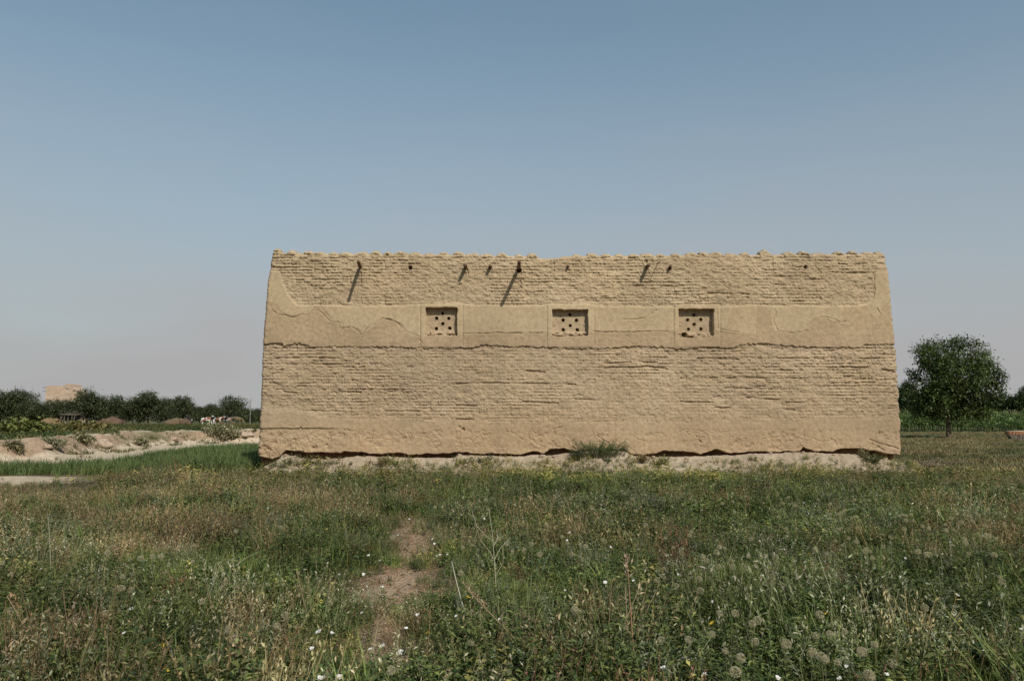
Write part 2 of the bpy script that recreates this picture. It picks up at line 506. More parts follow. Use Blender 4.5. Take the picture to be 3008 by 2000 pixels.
band = sst(-3, 3, PY - yt - zn * 1.2) * sst(0.8, -0.8, PY - yb)
plast = 0.008 * fbm(U0 * 0.9, V0 * 1.1, 73, 3) + 0.0035 * fbm(U0 * 7, V0 * 7, 74, 4) + 0.0016 * fbm(U0 * 30, V0 * 30, 70, 2)
d = 0.88 * brick - 0.014
band_d = 0.010 + plast * (1.6 - 1.0 * skin) + 0.008 * skin + 0.012 * sst(960, 1012, PY) + (1 - skin) * 0.006 * fbm(U0 * 10, V0 * 13, 96, 4)
yl = lin(PX[0], [(740, 1203), (850, 1208), (900, 1212), (930, 1224), (1000, 1230), (1100, 1234), (1300, 1242), (1600, 1246), (2000, 1244), (2300, 1238), (2400, 1225), (2660, 1232)])[None, :]
low = sst(-9, 7, PY - yl - zn * 3)
# smeared, finer brickwork in the middle and lower right of the lower wall
smear = np.clip(np.exp(-((PX - 1500) / 330) ** 2 - ((PY - 1075) / 55) ** 2) * 0.8 + sst(1180, 1236, PY) * 0.65 + np.exp(-((PX - 1850) / 260) ** 2 - ((PY - 1170) / 70) ** 2) * 0.75
     + np.exp(-((PX - 2330) / 160) ** 2 - ((PY - 1190) / 50) ** 2) * 0.6, 0, 0.9) * sst(1015, 1030, PY)
scr = 0.016 * fbm(U0 * 20, V0 * 10, 75, 3) + 0.012 * fbm(U0 * 7, V0 * 15, 79, 4) + 0.3 * (brick + 0.02)
d = d * (1 - smear) + (scr - 0.016 + 0.006 * er) * smear
low_d = -0.006 + plast + 0.007 * fbm(U0 * 12, V0 * 12, 76, 4)
pit = np.clip(fbm(U0 * 5, V0 * 5.5, 77, 4) * 1.6 - 0.1, 0, 1) * sst(1258, 1275, PY) * (0.35 + 0.65 * sst(1100, 900, PX) + 0.3 * vn(U0 * 0.7, V0, 78))
scab = np.clip(np.abs(fbm(U0 * 3.2, V0 * 3.6, 94, 4)) * -9 + 1, 0, 1) * sst(1256, 1268, PY) * sst(1322, 1306, PY) * (vn(U0 * 0.9, V0 * 2, 95) > 0.38)
rgh = sst(1262, 1272, PY) * sst(1080, 900, PX)
low_d = low_d + rgh * (0.030 * fbm(U0 * 8, V0 * 9, 99, 4) + 0.014 * fbm(U0 * 24, V0 * 24, 100, 2)) - 0.050 * pit - 0.022 * scab
low_d = low_d + 0.028 * sst(1260, 1256, PY + 2 * fbm(U0 * 4, U0 * 0, 80, 3)) * sst(1010, 960, PX) - 0.012 * sst(1256, 1260, PY) * sst(1010, 960, PX)
d = d * (1 - low) + low_d * low
d = d * (1 - band) + band_d * band
# frames of plaster round the windows
FRM = np.zeros(PX.shape)
for x0, x1 in ((1238, 1356), (1610, 1742), (1982, 2112)):
    fr = sst(x0 - 3, x0 + 2, PX) * sst(x1 + 3, x1 - 2, PX) * sst(893, 897, PY) * sst(1021, 1017, PY)
    d = d * (1 - fr) + (0.034 + 0.5 * plast) * fr
    gv = np.exp(-((np.minimum(np.abs(PX - x0 + 4), np.abs(PX - x1 - 4)) + 1.2 * fbm(U0 * 9, V0 * 5, 108, 2)) / 1.3) ** 2) * sst(896, 902, PY) * sst(1020, 1012, PY)
    d = d - 0.018 * gv
    FRM = np.maximum(FRM, fr)
# deep open joints
JO = [((1775, 1080), (1830, 1078), (1870, 1080), (1900, 1076), (1940, 1081), (1960, 1085)), ((1790, 1054), (1812, 1056)), ((1775, 1066), (1850, 1065)), ((1880, 1064), (1930, 1065)),
      ((2050, 1052), (2170, 1055)), ((2230, 1054), (2350, 1052), (2470, 1055), (2620, 1052)), ((2000, 1111), (2200, 1110), (2390, 1110), (2560, 1112)), ((2130, 1140), (2270, 1142)),
      ((2096, 1166), (2140, 1165)), ((2190, 1167), (2220, 1167)), ((2245, 1171), (2290, 1174)), ((2310, 1181), (2362, 1184)), ((1340, 1127), (1420, 1124), (1500, 1126), (1600, 1128), (1690, 1130)),
      ((1000, 1150), (1060, 1152)), ((1125, 1150), (1180, 1149)), ((1215, 1150), (1250, 1152)), ((925, 1050), (995, 1053)), ((915, 1068), (990, 1070)), ((790, 1055), (880, 1052)), ((770, 1083), (830, 1087)),
      ((830, 1150), (870, 1154)), ((1700, 1159), (1712, 1160)), ((1690, 1172), (1760, 1175)), ((1535, 1179), (1640, 1185)), ((1340, 1190), (1400, 1192)), ((1130, 1207), (1230, 1208)), ((900, 1206), (1010, 1208)),
      ((1340, 1232), (1390, 1233)), ((1240, 1231), (1265, 1232)), ((2100, 1197), (2145, 1198)), ((2000, 1181), (2100, 1182)), ((2305, 1204), (2335, 1205)), ((2470, 1078), (2560, 1081)), ((2590, 1085), (2640, 1095)),
      ((1545, 1090), (1600, 1092)), ((2420, 1030), (2460, 1030)), ((2270, 835), (2330, 838)), ((2080, 862), (2200, 864)), ((1940, 842), (1990, 842)), ((2440, 800), (2600, 803)), ((800, 785), (870, 786))]
for pts in JO:
    d = d - 0.038 * np.exp(-(np.maximum(polydist(pts, 1.0) - 0.7 * vn(U0 * 6, V0 * 6, 46) - 0.3, 0) / 1.5) ** 2) * (1 - band) * np.clip(0.25 + 1.3 * vn(U0 * 4, V0 * 5, 81), 0, 1.3)
# cracks in the plaster
CR = [((790, 893), (805, 915), (818, 925), (838, 926), (860, 933), (888, 922)), ((930, 905), (945, 920), (965, 938), (985, 947), (995, 948), (998, 964), (1035, 961), (1050, 968), (1060, 983)),
      ((1066, 983), (1080, 965), (1110, 950), (1125, 935), (1145, 938), (1170, 950), (1190, 975)), ((1830, 938), (1870, 940), (1900, 930), (1930, 910)), ((2275, 905), (2280, 918), (2272, 945), (2285, 970)),
      ((2320, 978), (2375, 973)), ((2410, 930), (2450, 935), (2465, 946), (2485, 945)), ((2576, 905), (2585, 925), (2600, 938)), ((1360, 982), (1450, 978), (1605, 976)), ((1740, 973), (1830, 975), (1960, 972)),
      ((1235, 1000), (1243, 1010)), ((2106, 910), (2108, 965), (2170, 978)), ((1010, 1020), (1012, 1000)), ((1625, 1260), (1632, 1278), (1650, 1278), (1672, 1296)), ((1625, 1258), (1660, 1253)), ((1490, 1268), (1510, 1272), (1535, 1290)),
      ((1755, 1280), (1785, 1300)), ((1838, 1292), (1852, 1296)), ((1010, 1262), (1050, 1268), (1062, 1280)), ((963, 1290), (967, 1310)), ((1160, 1262), (1190, 1285)), ((2040, 1272), (2060, 1298)), ((2150, 1283), (2190, 1298)),
      ((2555, 1290), (2640, 1318)), ((2560, 1300), (2600, 1322)), ((1095, 1262), (1092, 1288))]
for pts in CR:
    pts = [(a, b) for a, b in pts]
    dd = polydist(pts, 1.5) + 1.2 * fbm(U0 * 9, V0 * 9, 82, 2)
    d = d - 0.028 * np.exp(-(np.maximum(dd - 0.1, 0) / 1.0) ** 2) * np.clip(0.35 + 1.1 * vn(U0 * 5, V0 * 5, 49), 0, 1.2) + 0.006 * np.exp(-(np.maximum(dd - 2, 0) / 7) ** 2) * 0.4
for pts in (((1060, 800), (1058, 850), (1061, 893)), ((1626, 752), (1628, 790), (1625, 812)), ((1530, 805), (1530, 840)), ((1372, 790), (1376, 815)), ((2233, 745), (2228, 775)), ((2270, 750), (2272, 790))):
    d = d - 0.035 * np.exp(-(np.maximum(polydist(pts, 0) + 1.5 * fbm(U0 * 9, V0 * 9, 102, 2), 0) / 1.2) ** 2) * np.clip(0.3 + vn(U0 * 6, V0 * 9, 104), 0, 1)
# broken patch at lower centre and other small holes
for hx, hy, r, dp in ((1360, 1262, 6, .06), (1350, 1255, 5, .03), (883, 1256, 4, .06), (1005, 1108, 5, .03), (1290, 1110, 4, .03), (1492, 1115, 4, .03), (1502, 1114, 4, .03), (1725, 1118, 3, .03), (1747, 1116, 3, .03),
                      (1205, 786, 6.5, .28), (1525, 794, 7.5, .35), (2368, 784, 5, .25), (1668, 783, 5, .10), (1528, 826, 4, .06), (1530, 842, 3, .06), (1440, 786, 5, .08),
                      (1897, 770, 6, .05), (1968, 788, 5, .10), (945, 800, 4, .03)):
    q = np.hypot((PX - hx), (PY - hy) * 0.9) + 1.5 * fbm(U0 * 12, V0 * 12, 83, 2)
    d = d - dp * sst(r, r - 2.2, q)
# window recesses
WIN = [(1251, 904, 1343, 984), (1623, 910, 1727, 986), (1994, 908, 2096, 989)]
wig = 2.0 * fbm(U0 * 5, V0 * 5, 84, 4)
for x0, y0, x1, y1 in WIN:
    m = sst(x0 - .5, x0 + .5, PX + wig) * sst(x1 + .5, x1 - .5, PX + wig) * sst(y0 - .5, y0 + .5, PY + wig) * sst(y1 + 1.5, y1 - .5, PY + 2.5 * wig)
    d = d * (1 - m) - 0.60 * m
# undercut foot of the wall
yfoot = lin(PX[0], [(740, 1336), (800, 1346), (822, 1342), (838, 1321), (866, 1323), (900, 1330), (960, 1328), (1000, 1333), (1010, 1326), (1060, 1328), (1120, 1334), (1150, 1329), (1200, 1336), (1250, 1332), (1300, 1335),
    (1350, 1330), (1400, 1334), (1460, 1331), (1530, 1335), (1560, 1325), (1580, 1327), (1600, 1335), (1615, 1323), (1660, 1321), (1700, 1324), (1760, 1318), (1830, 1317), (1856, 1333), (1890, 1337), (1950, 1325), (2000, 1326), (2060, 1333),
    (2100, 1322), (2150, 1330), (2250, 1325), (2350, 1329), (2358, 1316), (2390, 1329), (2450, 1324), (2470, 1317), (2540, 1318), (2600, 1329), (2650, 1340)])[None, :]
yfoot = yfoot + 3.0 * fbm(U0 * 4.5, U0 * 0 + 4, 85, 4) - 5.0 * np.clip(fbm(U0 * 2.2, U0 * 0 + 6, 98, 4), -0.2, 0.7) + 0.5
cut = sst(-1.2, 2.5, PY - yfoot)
d = d - 0.34 * cut * (1 + 0.4 * fbm(U0 * 3, V0 * 5, 86, 3)) + 0.05 * cut * fbm(U0 * 9, V0 * 12, 87, 3)
# rounded arrises at the corners and along the top
ed = np.minimum(U0 - UL, UR - U0)
d = d - 0.08 * np.clip(1 - ed / 0.09, 0, 1) ** 2
tp = vtop[None, :] - V0
d = d - 0.10 * np.clip(1 - tp / 0.08, 0, 1) ** 2 + 0.15 * lump_m[None, :] * sst(0.16, 0.05, tp) + 0.02 * fbm(U0 * 6, V0 * 6, 88, 3) * sst(0.25, 0.05, tp)
d = d + 0.03 * fbm(U0 * 0.35, V0 * 0.5, 89, 2)
Yf = YW - d
# wall colour factors: mud tones, streaks, paler rim, painted undercut shade
wc = np.ones(PX.shape + (3,))
tn = fbm(U0 * 0.7, V0 * 1.0, 91, 4)
wc *= (1 + 0.10 * tn)[..., None]
stk = fbm(U0 * 2.6, V0 * 0.22, 105, 4)                       # faint wash streaks down the face
wc *= (1 + 0.07 * stk)[..., None] * np.stack([1 + 0.0 * stk, 1 - 0.012 * stk, 1 - 0.03 * stk], -1)
mudp = sst(0.10, 0.30, fbm(U0 * 0.9 + 4, V0 * 1.5, 106, 4)) # courses laid in a paler mud
wc *= 1 + mudp[..., None] * np.array([0.05, 0.045, 0.06]) * (1 - 0.6 * band[..., None])
for bx_, w_, ln_ in ((1054, 9, 110), (1205, 8, 60), (1367, 9, 70), (1440, 7, 60), (1527, 12, 130), (1900, 9, 70), (1968, 7, 50), (2368, 6, 50)):
    sm = np.exp(-((PX - bx_ - 4 * fbm(V0 * 3, U0 * 0 + bx_, 107, 2)) / w_) ** 2) * sst(775, 800, PY) * sst(790 + ln_, 800, PY)
    wc *= 1 - 0.16 * sm[..., None] * np.array([0.9, 1.0, 1.1])
pk = np.clip(sst(1180, 1300, PY) * 0.7 + 0.4 * fbm(U0 * 0.5, V0 * 0.7, 92, 3), 0, 1)[..., None]
wc = wc * (1 - pk) + wc * np.array([1.01, 0.945, 0.89]) * pk
fresh = (band * skin)[..., None]
wc = wc * (1 - fresh) + wc * np.array([1.09, 1.09, 1.07]) * fresh
old = (band * (1 - skin))[..., None]
wc = wc * (1 - old) + wc * np.array([0.97, 0.94, 0.91]) * old
row_t = (_hash(bi, row, 97) - 0.5) * (1 - band) * (1 - low) * soft
wc = wc * (1 + 0.16 * row_t)[..., None]
wc = wc * (1 + sst(1010, 930, PY)[..., None] * np.array([0.06, 0.075, 0.05]))
wc *= 1 + 0.06 * FRM[..., None]
wc = wc * (1 - cut[..., None]) + wc * np.array([0.62, 0.50, 0.42]) * cut[..., None]  # undercut: redder earth, with its shade painted into the colour
wc = wc * (1 + 0.10 * sst(0.3, 0.0, tp)[..., None])  # paler towards the top edge

building = empty("mud_brick_building", (float((BL[0] + BR[0]) / 2), YW + 3.6, float(BL[1])))
tag(building, "long windowless-looking mud brick building with a smooth plaster band and three small vent windows", "building")
bpos = Vector(building.location)

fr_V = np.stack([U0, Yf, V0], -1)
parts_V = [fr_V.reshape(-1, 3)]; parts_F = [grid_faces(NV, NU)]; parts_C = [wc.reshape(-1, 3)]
off = NV * NU
DEPTH = 7.2
nb = 46
def side(colidx, sgn):
    global off
    e = fr_V[:, colidx]                                    # front edge
    k = np.linspace(0, 1, nb)
    Yb = e[:, None, 1] + k[None, :] * (YW + DEPTH - e[:, None, 1])
    Z = np.repeat(e[:, None, 2], nb, 1)
    X = np.repeat(e[:, None, 0], nb, 1)
    w = sst(0, 0.03, k)[None, :]
    X = X + sgn * w * (0.03 * fbm(Yb * 3, Z * 6, 101, 4) - 0.02 * (np.abs((Z / CH) % 1 - 0.5) * 2) ** 3)
    V = np.stack([X, Yb, Z], -1)
    f = grid_faces(NV, nb)
    if sgn < 0: f = f[:, ::-1]
    parts_V.append(V.reshape(-1, 3)); parts_F.append(f + off); off += NV * nb
    parts_C.append(np.ones((NV * nb, 3)))
side(0, -1); side(-1, 1)
# parapet top, its back face and the rear wall
TB = 0.55
et = fr_V[-1]
k = np.array([0, 0.05, 0.15, 0.3, 0.45, 0.55])
X = np.repeat(et[:, None, 0], 8, 1)
Yt = np.concatenate([et[:, None, 1] + k[None, :], et[:, None, 1] + np.array([0.58, 0.60])[None, :]], 1)
Zt = np.concatenate([et[:, None, 2] - lump_m[:, None] * sst(0.12, 0.34, k)[None, :] + (np.sin(k / 0.55 * np.pi) * 0.03)[None, :] + 0.02 * fbm(X[:, :6] * 7, Yt[:, :6] * 7, 103, 3) * (k > 0)[None, :],
                     et[:, None, 2] + np.array([-0.1, -0.45])[None, :]], 1)
V = np.stack([X, Yt, Zt], -1)
parts_V.append(V.reshape(-1, 3)); parts_F.append(grid_faces(NU, 8)[:, ::-1] + off); off += NU * 8
parts_C.append(np.full((NU * 8, 3), 1.08))
xb = np.linspace(float(UL[0].min()) + 0.1, float(UR[0].max()) - 0.1, 60)
zb = np.linspace(VB, float(vtop.mean()) - 0.05, 12)
XB, ZB = np.meshgrid(xb, zb)
V = np.stack([XB, np.full_like(XB, YW + DEPTH - 0.05), ZB], -1)
parts_V.append(V.reshape(-1, 3)); parts_F.append(grid_faces(12, 60)[:, ::-1] + off); off += 12 * 60
parts_C.append(np.ones((12 * 60, 3)))
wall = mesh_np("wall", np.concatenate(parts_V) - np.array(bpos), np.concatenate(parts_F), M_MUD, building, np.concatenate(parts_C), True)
# flat roof behind the parapet
rf = MB()
rf.box((float(UL[0].min()) + 0.3, YW + 0.45, float(vtop.min()) - 0.55), (float(UR[0].max()) - 0.3, YW + DEPTH - 0.3, float(vtop.min()) - 0.30))
o = rf.build("roof", M_MUD, building); o.data.transform(Matrix.Translation(-bpos))

HOLES = [[(820, 465), (610, 640), (1050, 640), (835, 830), (600, 1005), (1085, 985)],
         [(790, 520), (545, 705), (1025, 705), (805, 890), (555, 1050), (1055, 1050)],
         [(760, 520), (530, 690), (1000, 680), (765, 860), (560, 1020), (1010, 1020)]]
ORG = [(1230, 880), (1610, 880), (1980, 880)]
for wi, (x0, y0, x1, y1) in enumerate(WIN):
    n1, n2 = 150, 130
    a = np.linspace(x0 - 3, x1 + 3, n1); b = np.linspace(y1 + 4, y0 - 3, n2)
    A, B = np.meshgrid(a, b)
    u, v = at_depth(A, B, YW)
    dd = -0.172 + 0.010 * fbm(u * 6, v * 6, 111 + wi, 4) + 0.003 * fbm(u * 30, v * 30, 117, 2)
    # broken sill
    sill = sst(y1 - 16, y1 - 2, B + 4 * fbm(u * 8, v * 8, 121 + wi, 3))
    dd = dd + sill * (0.125 + 0.09 * fbm(u * 13, v * 16, 124 + wi, 3)) - 0.10 * sill * sst(0.15, 0.4, fbm(u * 6, v * 12, 127 + wi, 3))
    # small knobs
    for kx, ky in ((x0 + 8, (y0 + y1) / 2 + 4), (x1 - 9, (y0 + y1) / 2 + 4)):
        dd = dd + 0.025 * np.exp(-(np.hypot(A - kx, B - ky) / 2.2) ** 2)
    hl = [(ORG[wi][0] + hx / 12.06, ORG[wi][1] + hy / 12.06, 4.9) for hx, hy in HOLES[wi]]
    if wi == 2: hl.append((1980 + 390 / 12.06, 880 + 1240 / 12.06, 8.5))
    for i, (hx, hy, r) in enumerate(hl):
        q = np.hypot(A - hx, (B - hy)) * (1 + 0.25 * fbm(u * 14, v * 14, 131 + i + wi * 7, 2))
        dd = np.where(q < r, -0.5, dd) 
        dd = dd + 0.006 * np.exp(-((q - r - 1) / 1.4) ** 2) * (q > r)
    o = mesh_np("window", np.stack([u, YW - dd, v], -1).reshape(-1, 3) - np.array(bpos), grid_faces(n2, n1)[:, ::-1], M_MUD, building, np.full((n1 * n2, 3), 1.03), True)
    o['label'] = ["left vent window pierced with six round holes", "middle vent window pierced with six round holes", "right vent window with a torn hole at its lower left corner"][wi]

# projecting roof poles
def pole(bx, by, L, r, droop, yaw, name="roof_pole", lab=None):
    u, v = at_depth(bx, by, YW)
    u, v = float(u), float(v)
    p = np.array([(u, YW + 0.3, v), (u + yaw * L * 0.3, YW - 0.3 * L, v - droop * 0.3), (u + yaw * L * 0.65, YW - 0.65 * L, v - droop * 0.6), (u + yaw * L, YW - L, v - droop)]) - np.array(bpos)
    m = MB(); m.tube(p, [r, r * 0.98, r * 0.92, r * 0.86], 10, (0.15, 0.095, 0.06))
    o = m.build(name, M_WOOD, building, True)
    if lab: o['label'] = lab
pole(1056, 782, 0.98, 0.052, 0.05, 0.16, lab="roof pole near the left end")
pole(1368, 784, 0.42, 0.058, 0.02, 0.0)
pole(1440, 784, 0.22, 0.050, 0.0, 0.0)
pole(1524, 786, 1.12, 0.055, 0.04, 0.0, lab="longest roof pole, above an open hole")
pole(1900, 784, 0.40, 0.055, 0.02, 0.0)
pole(1931, 776, 0.50, 0.012, 0.0, 0.0, "twig")
pole(1968, 784, 0.14, 0.045, 0.0, 0.0)
pole(1668, 783, 0.10, 0.040, 0.0, 0.0)

# ------------------------------------------------------------------ pale earth mound along the foot of the wall
mt = [(700, 1420), (748, 1392), (775, 1376), (812, 1356), (840, 1338), (862, 1340), (885, 1346), (960, 1350), (1060, 1342), (1150, 1342), (1250, 1345), (1330, 1346), (1350, 1338), (1460, 1340), (1530, 1342), (1560, 1338),
      (1610, 1338), (1660, 1331), (1720, 1326), (1800, 1324), (1835, 1326), (1862, 1339), (1900, 1341), (2000, 1342), (2100, 1338), (2250, 1332), (2350, 1328), (2470, 1334), (2530, 1338), (2580, 1349), (2630, 1360), (2652, 1384), (2680, 1415), (2740, 1440)]
nx, ny = 700, 60
xa = np.linspace(float(at_depth(705, 1380, YW)[0]), float(at_depth(2735, 1380, YW)[0]), nx)
ya = np.linspace(20.9, 23.55, ny)
XA, YA = np.meshgrid(xa, ya)
ppx = 1504 + F_PX * xa / (22.85 * cp)
_, ztop = at_depth(ppx, lin(ppx, mt), 22.85)
ztop = ztop + 0.012 * fbm(xa * 5, xa * 0, 141, 3)
g = ground_z(XA, YA)
tq = sst(20.95, 22.7, YA + 0.16 * fbm(XA * 1.3, YA, 142, 3))
ZA = (g - 0.03) * (1 - tq) + ztop[None, :] * tq + (0.07 * fbm(XA * 2.6, YA * 3.2, 143, 4) + 0.035 * fbm(XA * 11, YA * 11, 144, 3)) * tq * (1 - sst(22.6, 22.9, YA) * 0.6)
ZA = ZA - 0.25 * sst(22.95, 23.3, YA)
mound = mesh_np("earth_mound", np.stack([XA, YA, ZA], -1).reshape(-1, 3), grid_faces(ny, nx), M_DUST, None, None, True)
tag(mound, kind='structure')
def mound_z(x, y):
    i = np.clip(np.searchsorted(xa, x), 1, nx - 1); j = np.clip(np.searchsorted(ya, y), 1, ny - 1)
    ok = (x > xa[0]) & (x < xa[-1]) & (y > ya[0]) & (y < ya[-1])
    return np.where(ok, np.maximum(ZA[j, i], ground_z(x, y)), ground_z(x, y))

# ------------------------------------------------------------------ plants: small building blocks (quads with a colour each)
def unit(v): return v / (np.linalg.norm(v, axis=-1, keepdims=True) + 1e-9)

def blades(n, L, lean, w, cA, cB, r, spread=0.05, seg=2):
    """a tuft of n grass blades"""
    az = r.uniform(0, 2 * np.pi, n); l = L * r.uniform(0.55, 1.1, n); le = lean * r.uniform(0.2, 1.3, n)
    b = np.stack([r.normal(0, spread, n), r.normal(0, spread, n), np.zeros(n)], -1)
    o = np.stack([np.cos(az), np.sin(az), np.zeros(n)], -1); sd_ = np.stack([-np.sin(az), np.cos(az), np.zeros(n)], -1)
    up = np.array([0, 0, 1.0])
    p1 = b + (o * np.sin(le * 0.5)[:, None] + up * np.cos(le * 0.5)[:, None]) * (l * 0.55)[:, None]
    p2 = p1 + (o * np.sin(le * 1.6)[:, None] + up * np.cos(le * 1.6)[:, None]) * (l * 0.45)[:, None]
    ww = w * r.uniform(0.7, 1.3, n)[:, None] * 0.5
    q1 = np.stack([b - sd_ * ww, b + sd_ * ww, p1 + sd_ * ww * 0.9, p1 - sd_ * ww * 0.9], 1)
    q2 = np.stack([p1 - sd_ * ww * 0.9, p1 + sd_ * ww * 0.9, p2 + sd_ * ww * 0.1, p2 - sd_ * ww * 0.1], 1)
    t = r.random((n, 1)); c = np.asarray(cA) * (1 - t) + np.asarray(cB) * t
    return np.concatenate([q1, q2]), np.concatenate([c, c])

def leaves(base, d, L, Wd, cA, cB, r, droop=0.25):
    """diamond leaves at base points with directions d"""
    n = len(base); d = unit(d)
    s_ = unit(np.cross(d, np.array([0, 0, 1.0]) + r.normal(0, 0.35, (n, 3))))
    nrm = np.cross(s_, d)
    l = (L * r.uniform(0.6, 1.25, n))[:, None]; w = (Wd * r.uniform(0.7, 1.25, n))[:, None] * 0.5
    mid = base + d * l * 0.45 + nrm * l * 0.06
    tip = base + d * l - np.array([0, 0, 1.0]) * l * droop
    Q = np.stack([base, mid + s_ * w, tip, mid - s_ * w], 1)
    t = r.random((n, 1)); c = np.asarray(cA) * (1 - t) + np.asarray(cB) * t
    return Q, c

def ribbon(p, q, w, r, c):
    """straight thin stems from p to q"""
    d = unit(q - p); s_ = unit(np.cross(d, r.normal(0, 1, p.shape))) * w * 0.5
    Q = np.stack([p - s_, p + s_, q + s_ * 0.6, q - s_ * 0.6], 1)
    return Q, np.broadcast_to(np.asarray(c, float), (len(p), 3)).copy()

def cat(*qs):
    return np.concatenate([q for q, _ in qs]), np.concatenate([c for _, c in qs])

def weed(r, h, nst, nl, L, Wd, cA, cB, cs, spread=0.05, out=0.35):
    """leafy herb with nst stems and nl leaves along each"""
    qs = []
    for k in range(nst):
        a = r.uniform(0, 6.28); b = np.array([r.normal(0, spread), r.normal(0, spread), 0])
        hh = h * r.uniform(0.6, 1.1)
        tip = b + np.array([math.cos(a) * out * hh, math.sin(a) * out * hh, hh])
        qs.append(ribbon(b[None], tip[None], 0.004, r, cs))
        t = r.uniform(0.12, 1.0, nl)
        p = b + (tip - b) * t[:, None]
        az = r.uniform(0, 6.28, nl); el = r.uniform(-0.2, 0.9, nl)
        dd = np.stack([np.cos(az) * np.cos(el), np.sin(az) * np.cos(el), np.sin(el)], -1)
        qs.append(leaves(p, dd, L * 1.0, Wd, cA, cB, r))
    return cat(*qs)

def drystems(r, n, h, cA, cB, nbits=6, spread=0.06):
    b = np.stack([r.normal(0, spread, n), r.normal(0, spread, n), np.zeros(n)], -1)
    tip = b + np.stack([r.normal(0, 0.3, n) * h, r.normal(0, 0.3, n) * h, h * r.uniform(0.6, 1.1, n)], -1)
    qs = [ribbon(b, tip, 0.0035, r, cA)]
    m = n * nbits
    t = r.uniform(0.5, 1.0, m); i = r.integers(0, n, m)
    p = b[i] + (tip[i] - b[i]) * t[:, None]
    qs.append(leaves(p, r.normal(0, 1, (m, 3)) + np.array([0, 0, 0.8]), 0.022, 0.007, cA, cB, r, 0.0))
    return cat(*qs)

G1, G2 = (0.078, 0.110, 0.028), (0.190, 0.205, 0.060)      # fresh greens
D1, D2 = (0.036, 0.066, 0.022), (0.085, 0.118, 0.040)      # dark greens
S1, S2 = (0.140, 0.160, 0.090), (0.220, 0.230, 0.140)      # silvery greens
Y1, Y2 = (0.240, 0.215, 0.065), (0.400, 0.320, 0.105)      # yellowed leaves
B1, B2 = (0.225, 0.158, 0.078), (0.440, 0.345, 0.190)      # dead stems
RU = (0.175, 0.090, 0.050)

def protos(seed, q):
    """plant kinds; q scales the number of quads (1 near the camera, less far away) while leaves get larger"""
    P = {}
    k = q ** -0.5
    P['grass'] = [blades(int(46 * q), 0.24, 0.7, 0.0055 * k, G1, G2, np.random.default_rng(seed + i), 0.06) for i in range(6)]
    P['herb'] = [weed(np.random.default_rng(seed + 10 + i), 0.24, 6, int(20 * q), 0.038 * k, 0.013 * k, D1, G2, (0.10, 0.11, 0.05)) for i in range(6)]
    P['leafy'] = [weed(np.random.default_rng(seed + 20 + i), 0.19, 6, int(15 * q), 0.042 * k, 0.023 * k, D1, (0.11, 0.145, 0.042), (0.10, 0.11, 0.05), 0.06, 0.5) for i in range(6)]
    P['silver'] = [weed(np.random.default_rng(seed + 30 + i), 0.27, 6, int(22 * q), 0.026 * k, 0.007 * k, S1, S2, (0.14, 0.14, 0.09), 0.05, 0.3) for i in range(5)]
    P['dry'] = [cat(drystems(np.random.default_rng(seed + 40 + i), int(22 * q), 0.28, B1, B2, 5), blades(int(12 * q), 0.2, 0.9, 0.004 * k, B1, (0.2, 0.17, 0.08), np.random.default_rng(seed + 45 + i), 0.07)) for i in range(5)]
    P['yellow'] = [weed(np.random.default_rng(seed + 50 + i), 0.19, 6, int(16 * q), 0.034 * k, 0.016 * k, G2, Y2, (0.2, 0.18, 0.07), 0.07, 0.5) for i in range(5)]
    P['rust'] = [drystems(np.random.default_rng(seed + 60 + i), int(16 * q), 0.30, RU, (0.22, 0.125, 0.07), 8) for i in range(3)]
    P['bits'] = [drystems(np.random.default_rng(seed + 70 + i), int(18 * q), 0.29, (0.16, 0.16, 0.08), (0.50, 0.46, 0.32), 6) for i in range(4)]
    return P

def scatter(mb, protos_, x, y, z, sc, r, tint, tilt=0.18):
    """stamp randomly chosen prototypes at the points, turned, tilted, scaled and tinted"""
    pick = r.integers(0, len(protos_), len(x))
    for k, (Q, c) in enumerate(protos_):
        m = pick == k
        n = int(m.sum())
        if not n: continue
        a = r.uniform(0, 2 * np.pi, n); ca, sa = np.cos(a), np.sin(a)
        tx, ty = r.normal(0, tilt, n), r.normal(0, tilt, n)
        s_ = sc[m][:, None, None]
        qx = Q[None, ..., 0] * s_; qy = Q[None, ..., 1] * s_; qz = Q[None, ..., 2] * s_
        X = qx * ca[:, None, None] - qy * sa[:, None, None] + tx[:, None, None] * qz
        Y = qx * sa[:, None, None] + qy * ca[:, None, None] + ty[:, None, None] * qz
        V = np.stack([X + x[m][:, None, None], Y + y[m][:, None, None], qz + z[m][:, None, None]], -1)
        cc = c[None] * tint[m][:, None, :] * r.uniform(0.8, 1.2, (n, len(c), 1))
        mb.quads(V.reshape(-1, 4, 3), cc.reshape(-1, 3))

